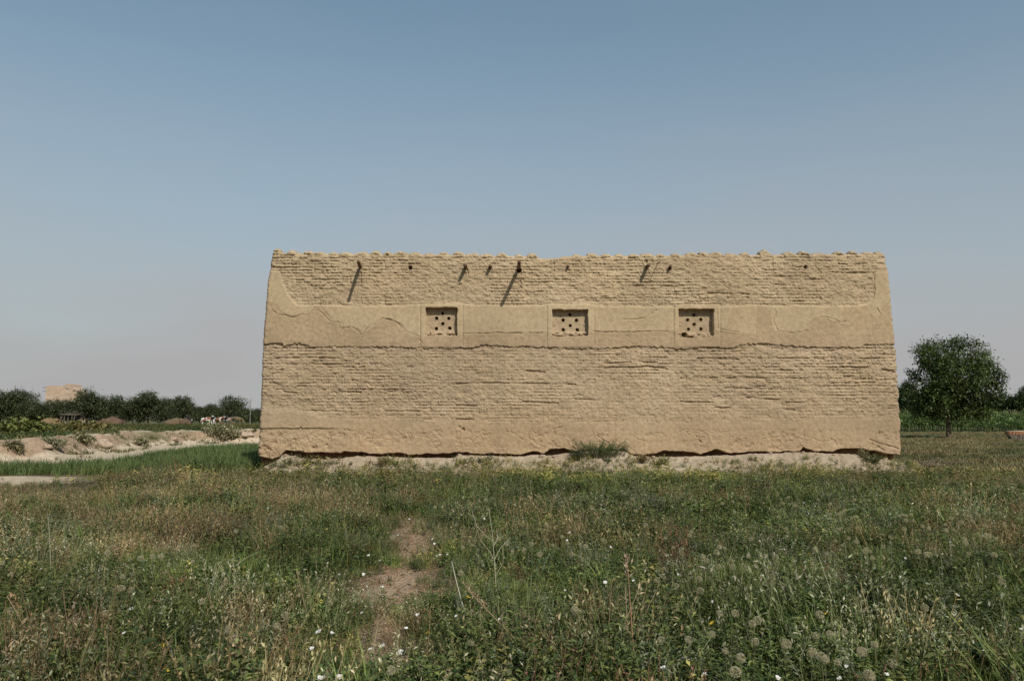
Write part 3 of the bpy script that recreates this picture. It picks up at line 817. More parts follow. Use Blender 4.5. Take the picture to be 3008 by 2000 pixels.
# ------------------------------------------------------------------ weed meadow
def meadow():
    r = np.random.default_rng(101)
    mb = MB()
    bands = [(3.6, 6.5, 135, 1.55), (6.5, 10, 100, 1.05), (10, 15, 66, 0.62), (15, 22.15, 50, 0.42)]
    for bi_, (y0, y1, dens, q) in enumerate(bands):
        P = protos(1000 + bi_ * 100, q)
        wide = 0.72 * y1 + 3.2
        n = int(2 * wide * (y1 - y0) * dens)
        x = r.uniform(-wide, wide, n); y = r.uniform(y0, y1, n)
        keep = np.abs(x) < 0.70 * y + 2.9
        z = mound_z(x, y)
        px_, py_ = project(x, y, z)
        ps = patch_sd(x, y)
        psn = ps + 0.20 * fbm(x * 2.4, y * 1.6, 312, 3) - 0.03 - 0.08 * np.exp(-((py_ - 1672) / 18) ** 2) - 0.05 * np.exp(-((py_ - 1850) / 18) ** 2)
        keep &= (psn < -0.02 - 0.10 * r.random(n)) | (r.random(n) < 0.14)
        keep &= ~((np.hypot((x - dx0 + 0.3) / 1.5, (y - dy0 + 0.5) / 1.5) < 1 + 0.25 * fbm(x * 2, y * 2, 313, 2)) & (r.random(n) < 0.95))
        lim = 22.18 + 0.5 * fbm(x * 0.9, x * 0, 311, 4) + 0.4 * sst(10.2, 11.2, x) 
        keep &= (y < lim) | (r.random(n) < 0.06)
        keep &= (y < 21.2) | ((x > -7.7) & (x < 12.6))
        clear = vn(x * 1.9, y * 1.9, 301)
        keep &= clear + 0.5 * r.random(n) > 0.34
        x, y, z, px_, py_, ps = (v[keep] for v in (x, y, z, px_, py_, ps))
        n = len(x)
        dry = 0.38 - 0.42 * sst(1690, 1830, py_) * sst(60, 400, px_) + 0.75 * fbm(x * 0.55, y * 0.40, 302, 4) + 0.28 * sst(1250, 500, px_) * sst(1760, 1560, py_) + 0.25 * sst(1480, 1400, py_) * sst(1000, 700, px_) \
            - 0.22 * sst(1700, 2200, px_) * sst(1480, 1600, py_) + 0.35 * sst(2350, 2800, px_) * sst(1500, 1420, py_) + 0.35 * np.exp(-(np.maximum(-ps, 0) / 0.25) ** 2)
        yel = 0.25 * fbm(x * 0.8, y * 0.7, 303, 3) + 0.85 * sst(1440, 1385, py_) + 0.15 * sst(1700, 1900, py_) * sst(1400, 800, px_)
        sil = 0.20 + 0.5 * fbm(x * 0.7, y * 0.6, 304, 3) + 0.15 * sst(1500, 2200, px_)
        wts = np.stack([np.full(n, 0.55), 1.2 + 0.5 * sst(1600, 1800, py_), 0.95 + 0.8 * fbm(x * 0.9, y * 0.9, 305, 2), np.clip(sil, 0.03, 1) * (1 - 0.65 * sst(1640, 1780, py_)), np.clip(dry, 0.02, 1.5) ** 1.5 * 1.75, np.clip(yel, 0.0, 1) * 2.6 + 0.05,
                        np.clip(dry - 0.35, 0, 1) * 0.28 + 0.015, 0.09 + 0.3 * np.clip(fbm(x * 0.8, y * 0.8, 314, 3), -0.2, 1)], 1)
        # each kind keeps to its own clumps
        for k_ in range(wts.shape[1]):
            wts[:, k_] *= 0.18 + 3.2 * np.clip(0.65 * vn(x * 1.25 + 31 * k_, y * 1.0, 320 + k_) + 0.35 * vn(x * 3.1, y * 2.6 + 17 * k_, 340 + k_), 0, 1) ** 3
        wts = np.clip(wts, 0.01, None); cw = np.cumsum(wts, 1) / wts.sum(1, keepdims=True)
        kind = (r.random((n, 1)) > cw).sum(1)
        hgt = 0.72 + 0.5 * vn(x * 0.8, y * 0.8, 306) - 0.50 * np.exp(-(np.maximum(-ps, 0) / 0.45) ** 2)
        hgt = hgt * (1 + 0.35 * (kind == 5) * sst(17, 19, y)) * np.array([1.1, 1.0, 0.85, 1.05, 1.1, 0.95, 1.15, 1.1])[kind]
        hgt = hgt * (0.8 + 0.5 * vn(x * 2.1, y * 2.1, 361)) * (1 - 0.62 * sst(380, 250, px_) * sst(1395, 1410, py_) * sst(1500, 1470, py_))
        clump_tone = 0.62 + 0.66 * vn(x * 1.0, y * 0.8, 362) * (0.6 + 0.8 * vn(x * 4, y * 3, 363))  # plant colour differs from clump to clump
        hgt = hgt * (1 - 0.25 * sst(20.6, 21.6, y)) * (1 + 0.15 * sst(9, 6, y))
        for k, nm in enumerate(['grass', 'herb', 'leafy', 'silver', 'dry', 'yellow', 'rust', 'bits']):
            m = kind == k
            tint = np.clip(r.normal(1.0, 0.16, (int(m.sum()), 1)), 0.6, 1.5) * np.clip(r.normal(1, 0.05, (int(m.sum()), 3)), 0.8, 1.2)
            tint = tint * clump_tone[m][:, None]
            scatter(mb, P[nm], x[m], y[m], z[m] - 0.005, hgt[m] * np.clip(r.normal(1, 0.2, int(m.sum())), 0.55, 1.7), r, tint)
    # straw and crumbs lying on the bare patch
    n = 2600
    x = r.uniform(PATCH[:, 0].min(), PATCH[:, 0].max(), n); y = r.uniform(PATCH[:, 1].min(), PATCH[:, 1].max(), n)
    k = patch_sd(x, y) > -0.15; x, y = x[k], y[k]; n = len(x); z = ground_z(x, y) + 0.008
    a = r.uniform(0, np.pi, n); l = r.uniform(0.015, 0.09, n)
    p = np.stack([x, y, z], -1); q = p + np.stack([np.cos(a) * l, np.sin(a) * l, r.uniform(0, 0.025, n)], -1)
    Q, c = ribbon(p, q, 0.006, r, (0.36, 0.24, 0.14)); mb.quads(Q, c * r.uniform(0.35, 1.3, (n, 1)))
    Q, c = leaves(p + r.normal(0, 0.1, (n, 3)) * np.array([1, 1, 0]), r.normal(0, 1, (n, 3)) * np.array([1, 1, 0.5]), 0.03, 0.02, (0.2, 0.11, 0.06), (0.34, 0.2, 0.12), r, 0); mb.quads(Q, c)
    o = mb.build("weed_meadow", M_LEAF)
    tag(o, "rank green and brown weeds growing over the field before the wall", "weeds", kind='stuff')
meadow()

# ------------------------------------------------------------------ crop strip, far fields, right-hand grass
def field(name, poly_px, dens, pro, seed, sc, label, cat_, zf=ground_z, tintv=0.12, poly=None, cols=None, cond=None):
    r = np.random.default_rng(seed)
    if poly is None: poly = np.array([at_ground(a, b) for a, b in poly_px])
    x0, y0 = poly.min(0); x1, y1 = poly.max(0)
    n = int((x1 - x0) * (y1 - y0) * dens)
    x = r.uniform(x0, x1, n); y = r.uniform(y0, y1, n)
    k = inside(x, y, poly) & (np.abs(x) < 0.72 * y + 4)
    if cond is not None: k &= cond(x, y, r)
    x, y = x[k], y[k]
    z = zf(x, y)
    mb = MB()
    tint = np.clip(r.normal(1, tintv, (len(x), 1)), 0.6, 1.5) * (1 + 0.25 * fbm(x * 0.5, y * 0.5, seed, 3))[:, None] * np.ones((1, 3))
    if cols is not None:
        t = np.clip(0.5 + 1.1 * fbm(x * cols[2], y * cols[2] * 1.6, seed + 1, 3), 0, 1)[:, None]
        tint = tint * (np.asarray(cols[0]) * (1 - t) + np.asarray(cols[1]) * t)
    scatter(mb, pro, x, y, z - 0.01, np.clip(r.normal(1, 0.18, len(x)), 0.5, 1.5) * sc, r, tint)
    o = mb.build(name, M_LEAF)
    tag(o, label, cat_, kind='stuff')
    return o
rr = np.random.default_rng(5)
W_ = (1, 1, 1)
tuft = [blades(20, 0.36, 0.5, 0.016, (0.060, 0.095, 0.028), (0.135, 0.165, 0.055), np.random.default_rng(700 + i), 0.09) for i in range(5)]
field("green_crop", [(-120, 1402), (60, 1396), (380, 1392), (640, 1388), (742, 1388), (770, 1350), (768, 1318), (600, 1326), (430, 1349), (330, 1373), (200, 1381), (-120, 1390)], 34, tuft, 71, 1.0,
      "strip of young green crop left of the mud brick building", "crop")
lowtuft = [cat(blades(10, 0.30, 0.8, 0.05, W_, (0.75, 0.8, 0.7), np.random.default_rng(710 + i), 0.16), weed(np.random.default_rng(715 + i), 0.3, 4, 5, 0.12, 0.07, W_, (0.7, 0.75, 0.6), (0.8, 0.8, 0.7), 0.15, 0.4)) for i in range(5)]
def upper(x, y, r): return (bank_sd(x, y) > 2.4) & (y < 150) & (r.random(len(x)) < np.clip(1.2 - y / 170, 0.25, 1))
field("field_plants", None, 1.6, lowtuft, 72, 1.1, "low olive and yellow plants covering the far fields on the left", "field plants",
      poly=np.array([(-75, 40), (-60, 28), (-18, 31), (-14, 60), (-20, 180), (-130, 180)], float), cols=((0.06, 0.085, 0.03), (0.19, 0.155, 0.06), 0.09), cond=upper)
strip = [blades(16, 0.17, 0.9, 0.022, W_, (0.7, 0.7, 0.6), np.random.default_rng(720 + i), 0.12) for i in range(5)]
field("field_grass", None, 9, strip, 73, 1.0, "dry olive grass between the wall and the trees on the right", "grass", tintv=0.2,
      poly=np.array([(10.6, 22.6), (16, 21.0), (24, 21.5), (52, 58), (70, 92), (34, 92), (22, 60), (10.5, 31)], float), cols=((0.100, 0.105, 0.042), (0.27, 0.205, 0.105), 0.16),
      cond=lambda x, y, r: r.random(len(x)) < np.clip(1.15 - y / 75, 0.12, 1))
field("path_weeds", None, 4.5, lowtuft, 74, 0.55, "straw coloured weeds along the foot of the eroded bank", "weeds",
      poly=np.array([(-22, 22.5), (-7.6, 21.2), (-7.7, 23.2), (-13, 23.6), (-22, 24.2)], float), cols=((0.16, 0.12, 0.055), (0.24, 0.17, 0.08), 0.5),
      cond=lambda x, y, r: np.hypot((x - dx0) / 2.2, (y - dy0) / 1.8) > 1)
field("bank_weeds", None, 3.6, lowtuft, 75, 0.6, "sparse olive weeds on the eroded earth bank", "weeds",
      poly=np.array([(-60, 25), (-16, 28), (-12, 62), (-24, 62), (-26, 34), (-60, 32)], float), cols=((0.10, 0.115, 0.045), (0.20, 0.165, 0.075), 0.3),
      cond=lambda x, y, r: (np.abs(bank_sd(x, y) - 0.8) < 2.2) & (vn(x * 0.7, y * 0.7, 77) + 0.3 * r.random(len(x)) > 0.60))

# ------------------------------------------------------------------ trees and shrubs
def crown_quads(lobes, n, leaf, cA, cB, r, gap=0.35, per=9):
    """leaf clumps through the volume of the lobes (cx,cy,cz,rx,ry,rz)"""
    lb = np.array(lobes, float)
    vol = (lb[:, 3] * lb[:, 4] * lb[:, 5]) ** 0.72
    m = int(n / per)
    i = r.choice(len(lb), m, p=vol / vol.sum())
    dv = unit(r.normal(0, 1, (m, 3)))
    rad = r.uniform(0.25, 1.0, m) ** 0.45 * (1 + 0.10 * r.normal(0, 1, m))
    c = lb[i, :3] + dv * rad[:, None] * lb[i, 3:6]
    sc = lb[:, 3:6].mean()
    keep = vn(c[:, 0] / sc * 2.3 + 5, c[:, 2] / sc * 2.3 + c[:, 1] / sc * 1.7, 401) + 0.35 * r.random(m) > gap
    c, dv = c[keep], dv[keep]
    m = len(c)
    cs = np.clip(r.normal(1, 0.18, (m, 1)), 0.6, 1.5) * (0.75 + 0.5 * vn(c[:, 0] / sc * 1.6, c[:, 2] / sc * 1.6 + c[:, 1] / sc, 402))[:, None]
    t = r.random((m, 1)); cc = (np.asarray(cA) * (1 - t) + np.asarray(cB) * t) * cs
    C_ = np.repeat(c, per, 0); D_ = np.repeat(dv, per, 0)
    p = C_ + r.normal(0, 1, (m * per, 3)) * leaf * 1.1
    d_ = unit(D_ * 0.6 + r.normal(0, 0.8, (m * per, 3)))
    Q, _ = leaves(p, d_, leaf * 1.25, leaf * 0.85, (1, 1, 1), (1, 1, 1), r, 0.2)
    col = np.repeat(cc, per, 0) * np.clip(r.normal(1, 0.15, (m * per, 1)), 0.6, 1.5)
    return Q, col

def wood(mb, base, lobes, trunk_h, r0, r, c=(0.11, 0.085, 0.06), nlimb=None):
    base = np.asarray(base, float)
    top = base + np.array([r.normal(0, 0.05) * trunk_h, r.normal(0, 0.05) * trunk_h, trunk_h])
    mid = (base + top) / 2 + r.normal(0, 0.03, 3) * trunk_h
    mb.tube([base - np.array([0, 0, 0.2]), base + np.array([0, 0, 0.08 * trunk_h]), mid, top], [r0 * 1.5, r0 * 1.12, r0 * 0.95, r0 * 0.82], 9, c)
    for k, l in enumerate(lobes):
        if nlimb and k >= nlimb: break
        e = np.array(l[:3]) + np.array([0, 0, 0.1 * l[5]])
        a = top - np.array([0, 0, 0.02 * trunk_h])
        m_ = a + (e - a) * 0.5 + np.array([0, 0, 0.12]) * np.linalg.norm(e - a) + r.normal(0, 0.06, 3) * np.linalg.norm(e - a)
        mb.tube([a, m_, e], [r0 * 0.55, r0 * 0.34, r0 * 0.12], 6, c)
        for q in range(3):
            dv = unit(r.normal(0, 1, 3) + np.array([0, 0, 0.4]))
            mb.tube([m_ + (e - m_) * 0.5, e + dv * np.array(l[3:6]) * 0.75], [r0 * 0.2, r0 * 0.05], 5, c)

def tree(name, loc, lobes, trunk_h, r0, n, leaf, cA, cB, seed, label, cat_="tree", group=None, gap=0.35):
    """lobes and trunk are relative to loc"""
    r = np.random.default_rng(seed)
    e = empty(name, loc)
    tag(e, label, cat_, group)
    t = MB(); wood(t, (0, 0, 0), lobes, trunk_h, r0, r); t.build("trunk" if name.endswith('tree') else "stems", M_BARK, e, True)
    q, c = crown_quads(lobes, n, leaf, cA, cB, r, gap)
    m = MB(); m.quads(q, c); m.build("crown" if name.endswith('tree') else "foliage", M_TREE, e)
    return e

T1, T2 = (0.036, 0.060, 0.018), (0.105, 0.130, 0.036)
F1, F2 = (0.042, 0.054, 0.023), (0.086, 0.098, 0.042)
# the big tree right of the building
Dt = 63.0; k_ = Dt / F_PX
bx_, by_ = (2778 - 1504) * k_, Dt
bz_ = float(ground_z(bx_, by_))
r = np.random.default_rng(31)
lob = []
for (a, b, rx, rz) in [(2790, 1042, 72, 50), (2738, 1062, 42, 42), (2858, 1048, 52, 46), (2902, 1098, 44, 44), (2840, 1112, 74, 58), (2742, 1130, 62, 52), (2722, 1168, 48, 44), (2858, 1168, 62, 44),
                       (2790, 1172, 62, 44), (2926, 1112, 22, 30), (2702, 1100, 22, 18), (2800, 1100, 80, 70), (2885, 1190, 46, 30), (2755, 1015, 26, 18), (2832, 1008, 34, 16), (2912, 1150, 26, 30), (2885, 1206, 40, 22), (2830, 1200, 50, 26), (2740, 1195, 40, 24), (2690, 1178, 34, 30), (2712, 1205, 34, 22), (2935, 1085, 16, 16), (2715, 1028, 18, 14), (2780, 1214, 48, 20), (2836, 1216, 44, 18)]:
    lob.append(((a - 2785) * 0.87 * k_, r.uniform(-1.5, 1.5), 1.6 + (1228 - b) * k_ - bz_, rx * 0.86 * r.uniform(0.82, 1.12) * k_, max(rx, 40) * k_ * 0.95, rz * r.uniform(0.85, 1.1) * k_))
tree("broadleaf_tree", (bx_, by_, bz_), lob, 1.9, 0.20, 36000, 0.155, T1, T2, 32, "big round crowned tree standing alone before the maize right of the building", gap=0.40)

def px_tree(name, px0, top, wpx, base_py, D, seed, label, n=9500, leaf=None, cA=F1, cB=F2, trunk=0.2, group=None, squash=1.0, gap=0.3, cat_="tree"):
    """a tree given by the photograph's column, its top row, its width, and its distance"""
    r = np.random.default_rng(seed)
    k = D / F_PX
    x = (px0 - 1504) * k; z0 = float(ground_z(x, D)); zt = 1.6 + (1228 - top) * k
    H = zt - z0; Wd = wpx * k
    lo = []
    nl = 9
    for j in range(nl):
        a = r.uniform(0, 6.28); f = r.uniform(0.1, 0.62)
        hz = r.uniform(0.32, 0.80)
        s_ = (1 - 0.55 * abs(hz - 0.5)) 
        lo.append((math.cos(a) * f * Wd / 2 * s_, math.sin(a) * f * Wd / 2, H * hz, Wd * r.uniform(0.20, 0.30), Wd * r.uniform(0.20, 0.30), H * r.uniform(0.14, 0.21)))
    lo.append((r.normal(0, 0.06) * Wd, 0, H * 0.84, Wd * 0.24, Wd * 0.25, H * 0.15))
    lo.append((0, 0, H * 0.5, Wd * 0.40, Wd * 0.38, H * 0.32))
    lo.append((Wd * 0.22, 0, H * 0.30, Wd * 0.28, Wd * 0.28, H * 0.20)); lo.append((-Wd * 0.22, 0, H * 0.28, Wd * 0.28, Wd * 0.28, H * 0.20))
    return tree(name, (x, D, z0), lo, H * trunk, 0.018 * H + 0.05, n, leaf or max(0.036 * H, 0.22), cA, cB, seed + 1, label, cat_, group, gap)

FT = [  # px, top, width, distance, label
    (8, 1148, 60, 186, "dark tree cut by the photo's left edge at the far end of the wood"),
    (52, 1143, 84, 188, "broad dark tree left of the pale far tower, second from the left edge"),
    (92, 1172, 56, 182, "low dark tree filling the dip left of the pale far tower"),
    (128, 1176, 58, 180, "grey green tree under the left corner of the pale far tower"),
    (165, 1170, 66, 184, "dark tree hiding the middle of the pale far tower's foot"),
    (206, 1172, 60, 182, "dark tree hiding the right side of the pale far tower's foot"),
    (262, 1142, 78, 186, "tall peaked tree just right of the pale far tower"),
    (312, 1163, 62, 190, "flat topped tree between the peaked tree and the brown heap"),
    (352, 1160, 60, 186, "dark tree standing behind the reddish brown heap"),
    (396, 1163, 56, 184, "dark tree in the middle of the far wood"),
    (442, 1149, 70, 184, "tallest dark tree in the right half of the far wood"),
    (490, 1168, 48, 188, "narrow dark tree between the tallest and the rounded trees"),
    (540, 1160, 66, 182, "rounded dark tree standing above the brown brush heap"),
    (592, 1194, 60, 215, "low distant tree in the gap of the far wood"),
    (628, 1186, 44, 205, "small tree at the left foot of the tree above the cows"),
    (678, 1163, 84, 190, "dome shaped tree standing above the grazing cows"),
    (728, 1199, 44, 215, "low tree by the thin pole next to the wall's left edge"),
    (766, 1200, 50, 220, "low tree half hidden by the building's left edge"),
]
for i, (a, t, w, D, lab) in enumerate(FT):
    px_tree("far_tree", a, t, w * 1.4, 1247, D, 500 + i * 7, lab, group="trees of the far wood on the left", trunk=0.18)
for i, (a, t, w, D, lab) in enumerate([
    (2668, 1112, 74, 108, "dark tree close behind the building's right edge"),
    (2722, 1150, 90, 112, "wide dark tree behind the big round crowned tree"),
    (2905, 1160, 84, 106, "low bushy tree right of the big round crowned tree"),
    (2962, 1162, 70, 104, "bushy tree near the photo's right edge above the brick block"),
    (3004, 1138, 50, 102, "taller reddish topped tree cut by the photo's right edge"),
    (2620, 1130, 80, 115, "dark tree mostly hidden behind the building's right edge")]):
    px_tree("bushy_tree", a, t, w * 1.1, 1262, D, 700 + i * 9, lab, n=13000, leaf=0.20, cA=(0.034, 0.052, 0.020), cB=(0.085, 0.105, 0.036), group="trees behind the maize on the right", trunk=0.15)

# maize rows
def maize():
    r = np.random.default_rng(77)
    pr = []
    for i in range(5):
        b = np.array([[0, 0, 0.0]]); t = np.array([[0.05, 0.03, 2.2]])
        q = [ribbon(b, t, 0.06, r, (0.09, 0.12, 0.04))]
        m = 11
        z = np.linspace(0.4, 2.1, m); az = r.uniform(0, 6.28, m)
        p = np.stack([z * 0.02, z * 0.01, z], -1)
        d_ = np.stack([np.cos(az), np.sin(az), np.full(m, 0.9)], -1)
        q.append(leaves(p, d_, 0.85, 0.16, (0.075, 0.120, 0.036), (0.130, 0.180, 0.058), r, 0.45))
        q.append(leaves(t, np.array([[0, 0, 1.0]]), 0.35, 0.10, (0.16, 0.14, 0.07), (0.18, 0.16, 0.08), r, 0))
        pr.append(cat(*q))
    xs, ys = [], []
    for row_ in range(9):
        y = 93 + row_ * 0.9
        x = np.arange(38, 76, 0.42) + r.normal(0, 0.06, len(np.arange(38, 76, 0.42)))
        xs.append(x); ys.append(np.full(len(x), y) + r.normal(0, 0.07, len(x)))
    x = np.concatenate(xs); y = np.concatenate(ys)
    mb = MB()
    hg = 1.13 * np.clip(r.normal(1, 0.10, len(x)), 0.7, 1.25) * (0.84 + 0.28 * np.exp(-((x - 52.5) / 1.6) ** 2))
    scatter(mb, pr, x, y, ground_z(x, y), hg, r, np.clip(r.normal(1, 0.12, (len(x), 1)), 0.7, 1.3) * np.ones((1, 3)), 0.04)
    tag(mb.build("maize_field", M_LEAF), "rows of green maize below the trees on the right", "maize", kind='stuff')
maize()

# bushes
def hit_ground(a, b):
    t = np.linspace(22, 190, 1700); dx, dy, dz = ray(a, b)
    i = np.argmax(CZ + dz * t < ground_z(dx * t, dy * t))
    return float(dx * t[i]), float(dy * t[i])
def bush(name, px0, py_base, wpx, hpx, D, seed, label, cA, cB, n=1500, leaf=0.05, group=None, zf=None, gap=0.3):
    r = np.random.default_rng(seed)
    D = hit_ground(px0, py_base)[1]
    k = D / F_PX
    x = (px0 - 1504) * k
    z = float(zf(np.array([x]), np.array([D]))[0]) if zf else float(ground_z(x, D))
    Wd, H = wpx * k, hpx * k
    lo = [(r.uniform(-0.36, 0.36) * Wd, r.uniform(-0.25, 0.25) * Wd * 0.6, H * r.uniform(0.3, 0.68), Wd * r.uniform(0.13, 0.24), Wd * 0.16, H * r.uniform(0.2, 0.34)) for _ in range(7)]
    return tree(name, (x, D, z), lo, H * 0.12, 0.012 + 0.006 * H, n, leaf, cA, cB, seed + 1, label, "bush", group, gap)
OB1, OB2 = (0.205, 0.190, 0.108), (0.290, 0.260, 0.160)
bush("scrub_bush", 258, 1310, 46, 32, 38.5, 801, "olive scrub bush beside the pale boulder on the bank", OB1, OB2, 900, 0.10)
bush("scrub_bush", 658, 1288, 100, 34, 54, 802, "wide olive grey scrub bush near the building's left edge", OB1, OB2, 1600, 0.13)
bush("scrub_bush", 160, 1318, 120, 24, 35, 803, "low grey green scrub in the hollow of the eroded bank", OB1, (0.21, 0.20, 0.125), 1900, 0.08)
bush("scrub_bush", 425, 1310, 44, 22, 46, 804, "small olive scrub bush at the bank's foot beside the pale path", OB1, OB2, 700, 0.10)
bush("scrub_bush", 48, 1330, 60, 26, 31.5, 805, "scrub bush on the bank near the photo's left edge", OB1, (0.20, 0.17, 0.09), 900, 0.08)
bush("yellow_bush", 96, 1280, 190, 34, 76, 806, "long yellow green bush before the far wood at left", (0.09, 0.11, 0.03), (0.19, 0.18, 0.05), 1800, 0.22)
bush("yellow_bush", 262, 1272, 130, 20, 80, 807, "ochre bush between the yellow green bush and the brown heap", (0.13, 0.12, 0.04), (0.22, 0.17, 0.06), 1300, 0.22)

# feathery shrub on the mound against the wall
def feathery(px0, D, wpx, hpx, seed, label, cA, cB, name="feathery_shrub"):
    r = np.random.default_rng(seed); k = D / F_PX
    x = (px0 - 1504) * k; z = float(mound_z(np.array([x]), np.array([D]))[0])
    e = empty(name, (x, D, z - 0.02)); tag(e, label, "shrub")
    st, fo = MB(), MB()
    Wd, H = wpx * k, hpx * k
    n = max(20, int(95 * Wd))
    for i in range(n):
        b = np.array([r.normal(0, 0.16) * Wd, r.normal(0, 0.10), 0])
        t = np.array([np.clip(b[0] * 2.0 + r.normal(0, 0.12) * Wd, -Wd * 0.5, Wd * 0.5), b[1] * 1.5 + r.normal(0, 0.1), H * r.uniform(0.45, 1.0)])
        m_ = (b + t) / 2 + np.array([0, 0, 0.12 * H])
        st.tube([b, m_, t], [0.006, 0.004, 0.0015], 4, (0.12, 0.10, 0.06), False)
        q = r.uniform(0.15, 1, 34)[:, None]
        p = np.where(q < 0.5, b + (m_ - b) * q * 2, m_ + (t - m_) * (q * 2 - 1)) + r.normal(0, 0.012, (34, 3))
        qd, c = leaves(p, r.normal(0, 1, (34, 3)) + np.array([0, 0, 0.9]), 0.042, 0.012, cA, cB, r, 0.1)
        fo.quads(qd, c)
    st.build("stems", M_DRY, e); fo.build("foliage", M_LEAF, e)
feathery(1760, 22.2, 165, 50, 821, "feathery grey green shrub growing on the mound against the wall", (0.070, 0.110, 0.034), (0.130, 0.170, 0.058))
feathery(1690, 22.1, 44, 36, 822, "dark green shrub at the left end of the feathery grey shrub", (0.030, 0.048, 0.020), (0.055, 0.075, 0.030))
feathery(1884, 22.2, 46, 26, 823, "small rusty dry shrub right of the feathery grey shrub", (0.16, 0.105, 0.05), (0.22, 0.15, 0.07))
feathery(2555, 22.0, 60, 26, 824, "small green shrub on the mound near its right end", (0.075, 0.095, 0.035), (0.14, 0.14, 0.06))
feathery(1135, 22.0, 30, 22, 825, "small dry tuft on the mound below the left vent window", (0.20, 0.16, 0.08), (0.28, 0.22, 0.12), "dry_tuft")
feathery(2528, 22.35, 26, 28, 826, "sparse dry tuft standing before the undercut near the right end", (0.24, 0.20, 0.11), (0.3, 0.26, 0.15), "dry_tuft")

# heap of dead branches right of the building
def branches(px0, D, wpx, hpx, n, seed, label, c, name, zoff=0):
    r = np.random.default_rng(seed); k = D / F_PX
    x = (px0 - 1504) * k; z = float(ground_z(x, D)) + zoff
    mb = MB(); Wd, H = wpx * k, hpx * k
    for i in range(n):
        a = np.array([r.uniform(-.5, .5) * Wd, r.uniform(-0.5, 0.5), abs(r.normal(0, 0.3)) * H * 0.5])
        d_ = unit(np.array([r.normal(0, 1), r.normal(0, 0.5), abs(r.normal(0, 0.45))])) * r.uniform(0.25, 0.75) * max(Wd * 0.5, 0.5)
        cc = np.array(c) * r.uniform(0.7, 1.3)
        mb.tube([a, a + d_ * 0.5 + r.normal(0, 0.05, 3), a + d_ * np.array([1, 1, 0.7])], [0.016, 0.010, 0.004], 5, cc, False)
    o = mb.build(name, M_DRY, None); o.location = (x, D, z)
    tag(o, label, "branches")
branches(2700, 25.5, 130, 52, 90, 831, "tangled heap of dead branches on the grass right of the building", (0.20, 0.16, 0.11), "branch_heap")

# ------------------------------------------------------------------ brown heaps, far buildings, pole, brick block, boulders
def heap(px0, D, wpx, hpx, seed, label, c):
    r = np.random.default_rng(seed); k = D / F_PX
    x = (px0 - 1504) * k; z = float(ground_z(x, D)); Wd, H = wpx * k, hpx * k
    mb = MB()
    for j in range(5):
        f = r.uniform(-0.33, 0.33)
        mb.blob((f * Wd, r.uniform(-.5, .5), H * 0.15), (Wd * 0.26, Wd * 0.2, H * (0.85 - abs(f))), seed + j, 0.35, np.array(c) * r.uniform(0.85, 1.15), 18, 11)
    q, cc = leaves(np.stack([r.uniform(-.5, .5, 500) * Wd, r.uniform(-1.2, 1.2, 500), r.uniform(0, 0.75, 500) * H], -1), r.normal(0, 1, (500, 3)), 0.6, 0.06, np.array(c) * 0.7, np.array(c) * 1.4, r)
    mb.quads(q, cc)
    o = mb.build("brush_heap", M_EARTH); o.location = (x, D, z); tag(o, label, "heap")
heap(338, 168, 80, 20, 841, "reddish brown brush heap at the foot of the far wood", (0.115, 0.070, 0.050))
heap(528, 150, 74, 22, 842, "long brown brush heap left of the grazing cows", (0.135, 0.095, 0.060))

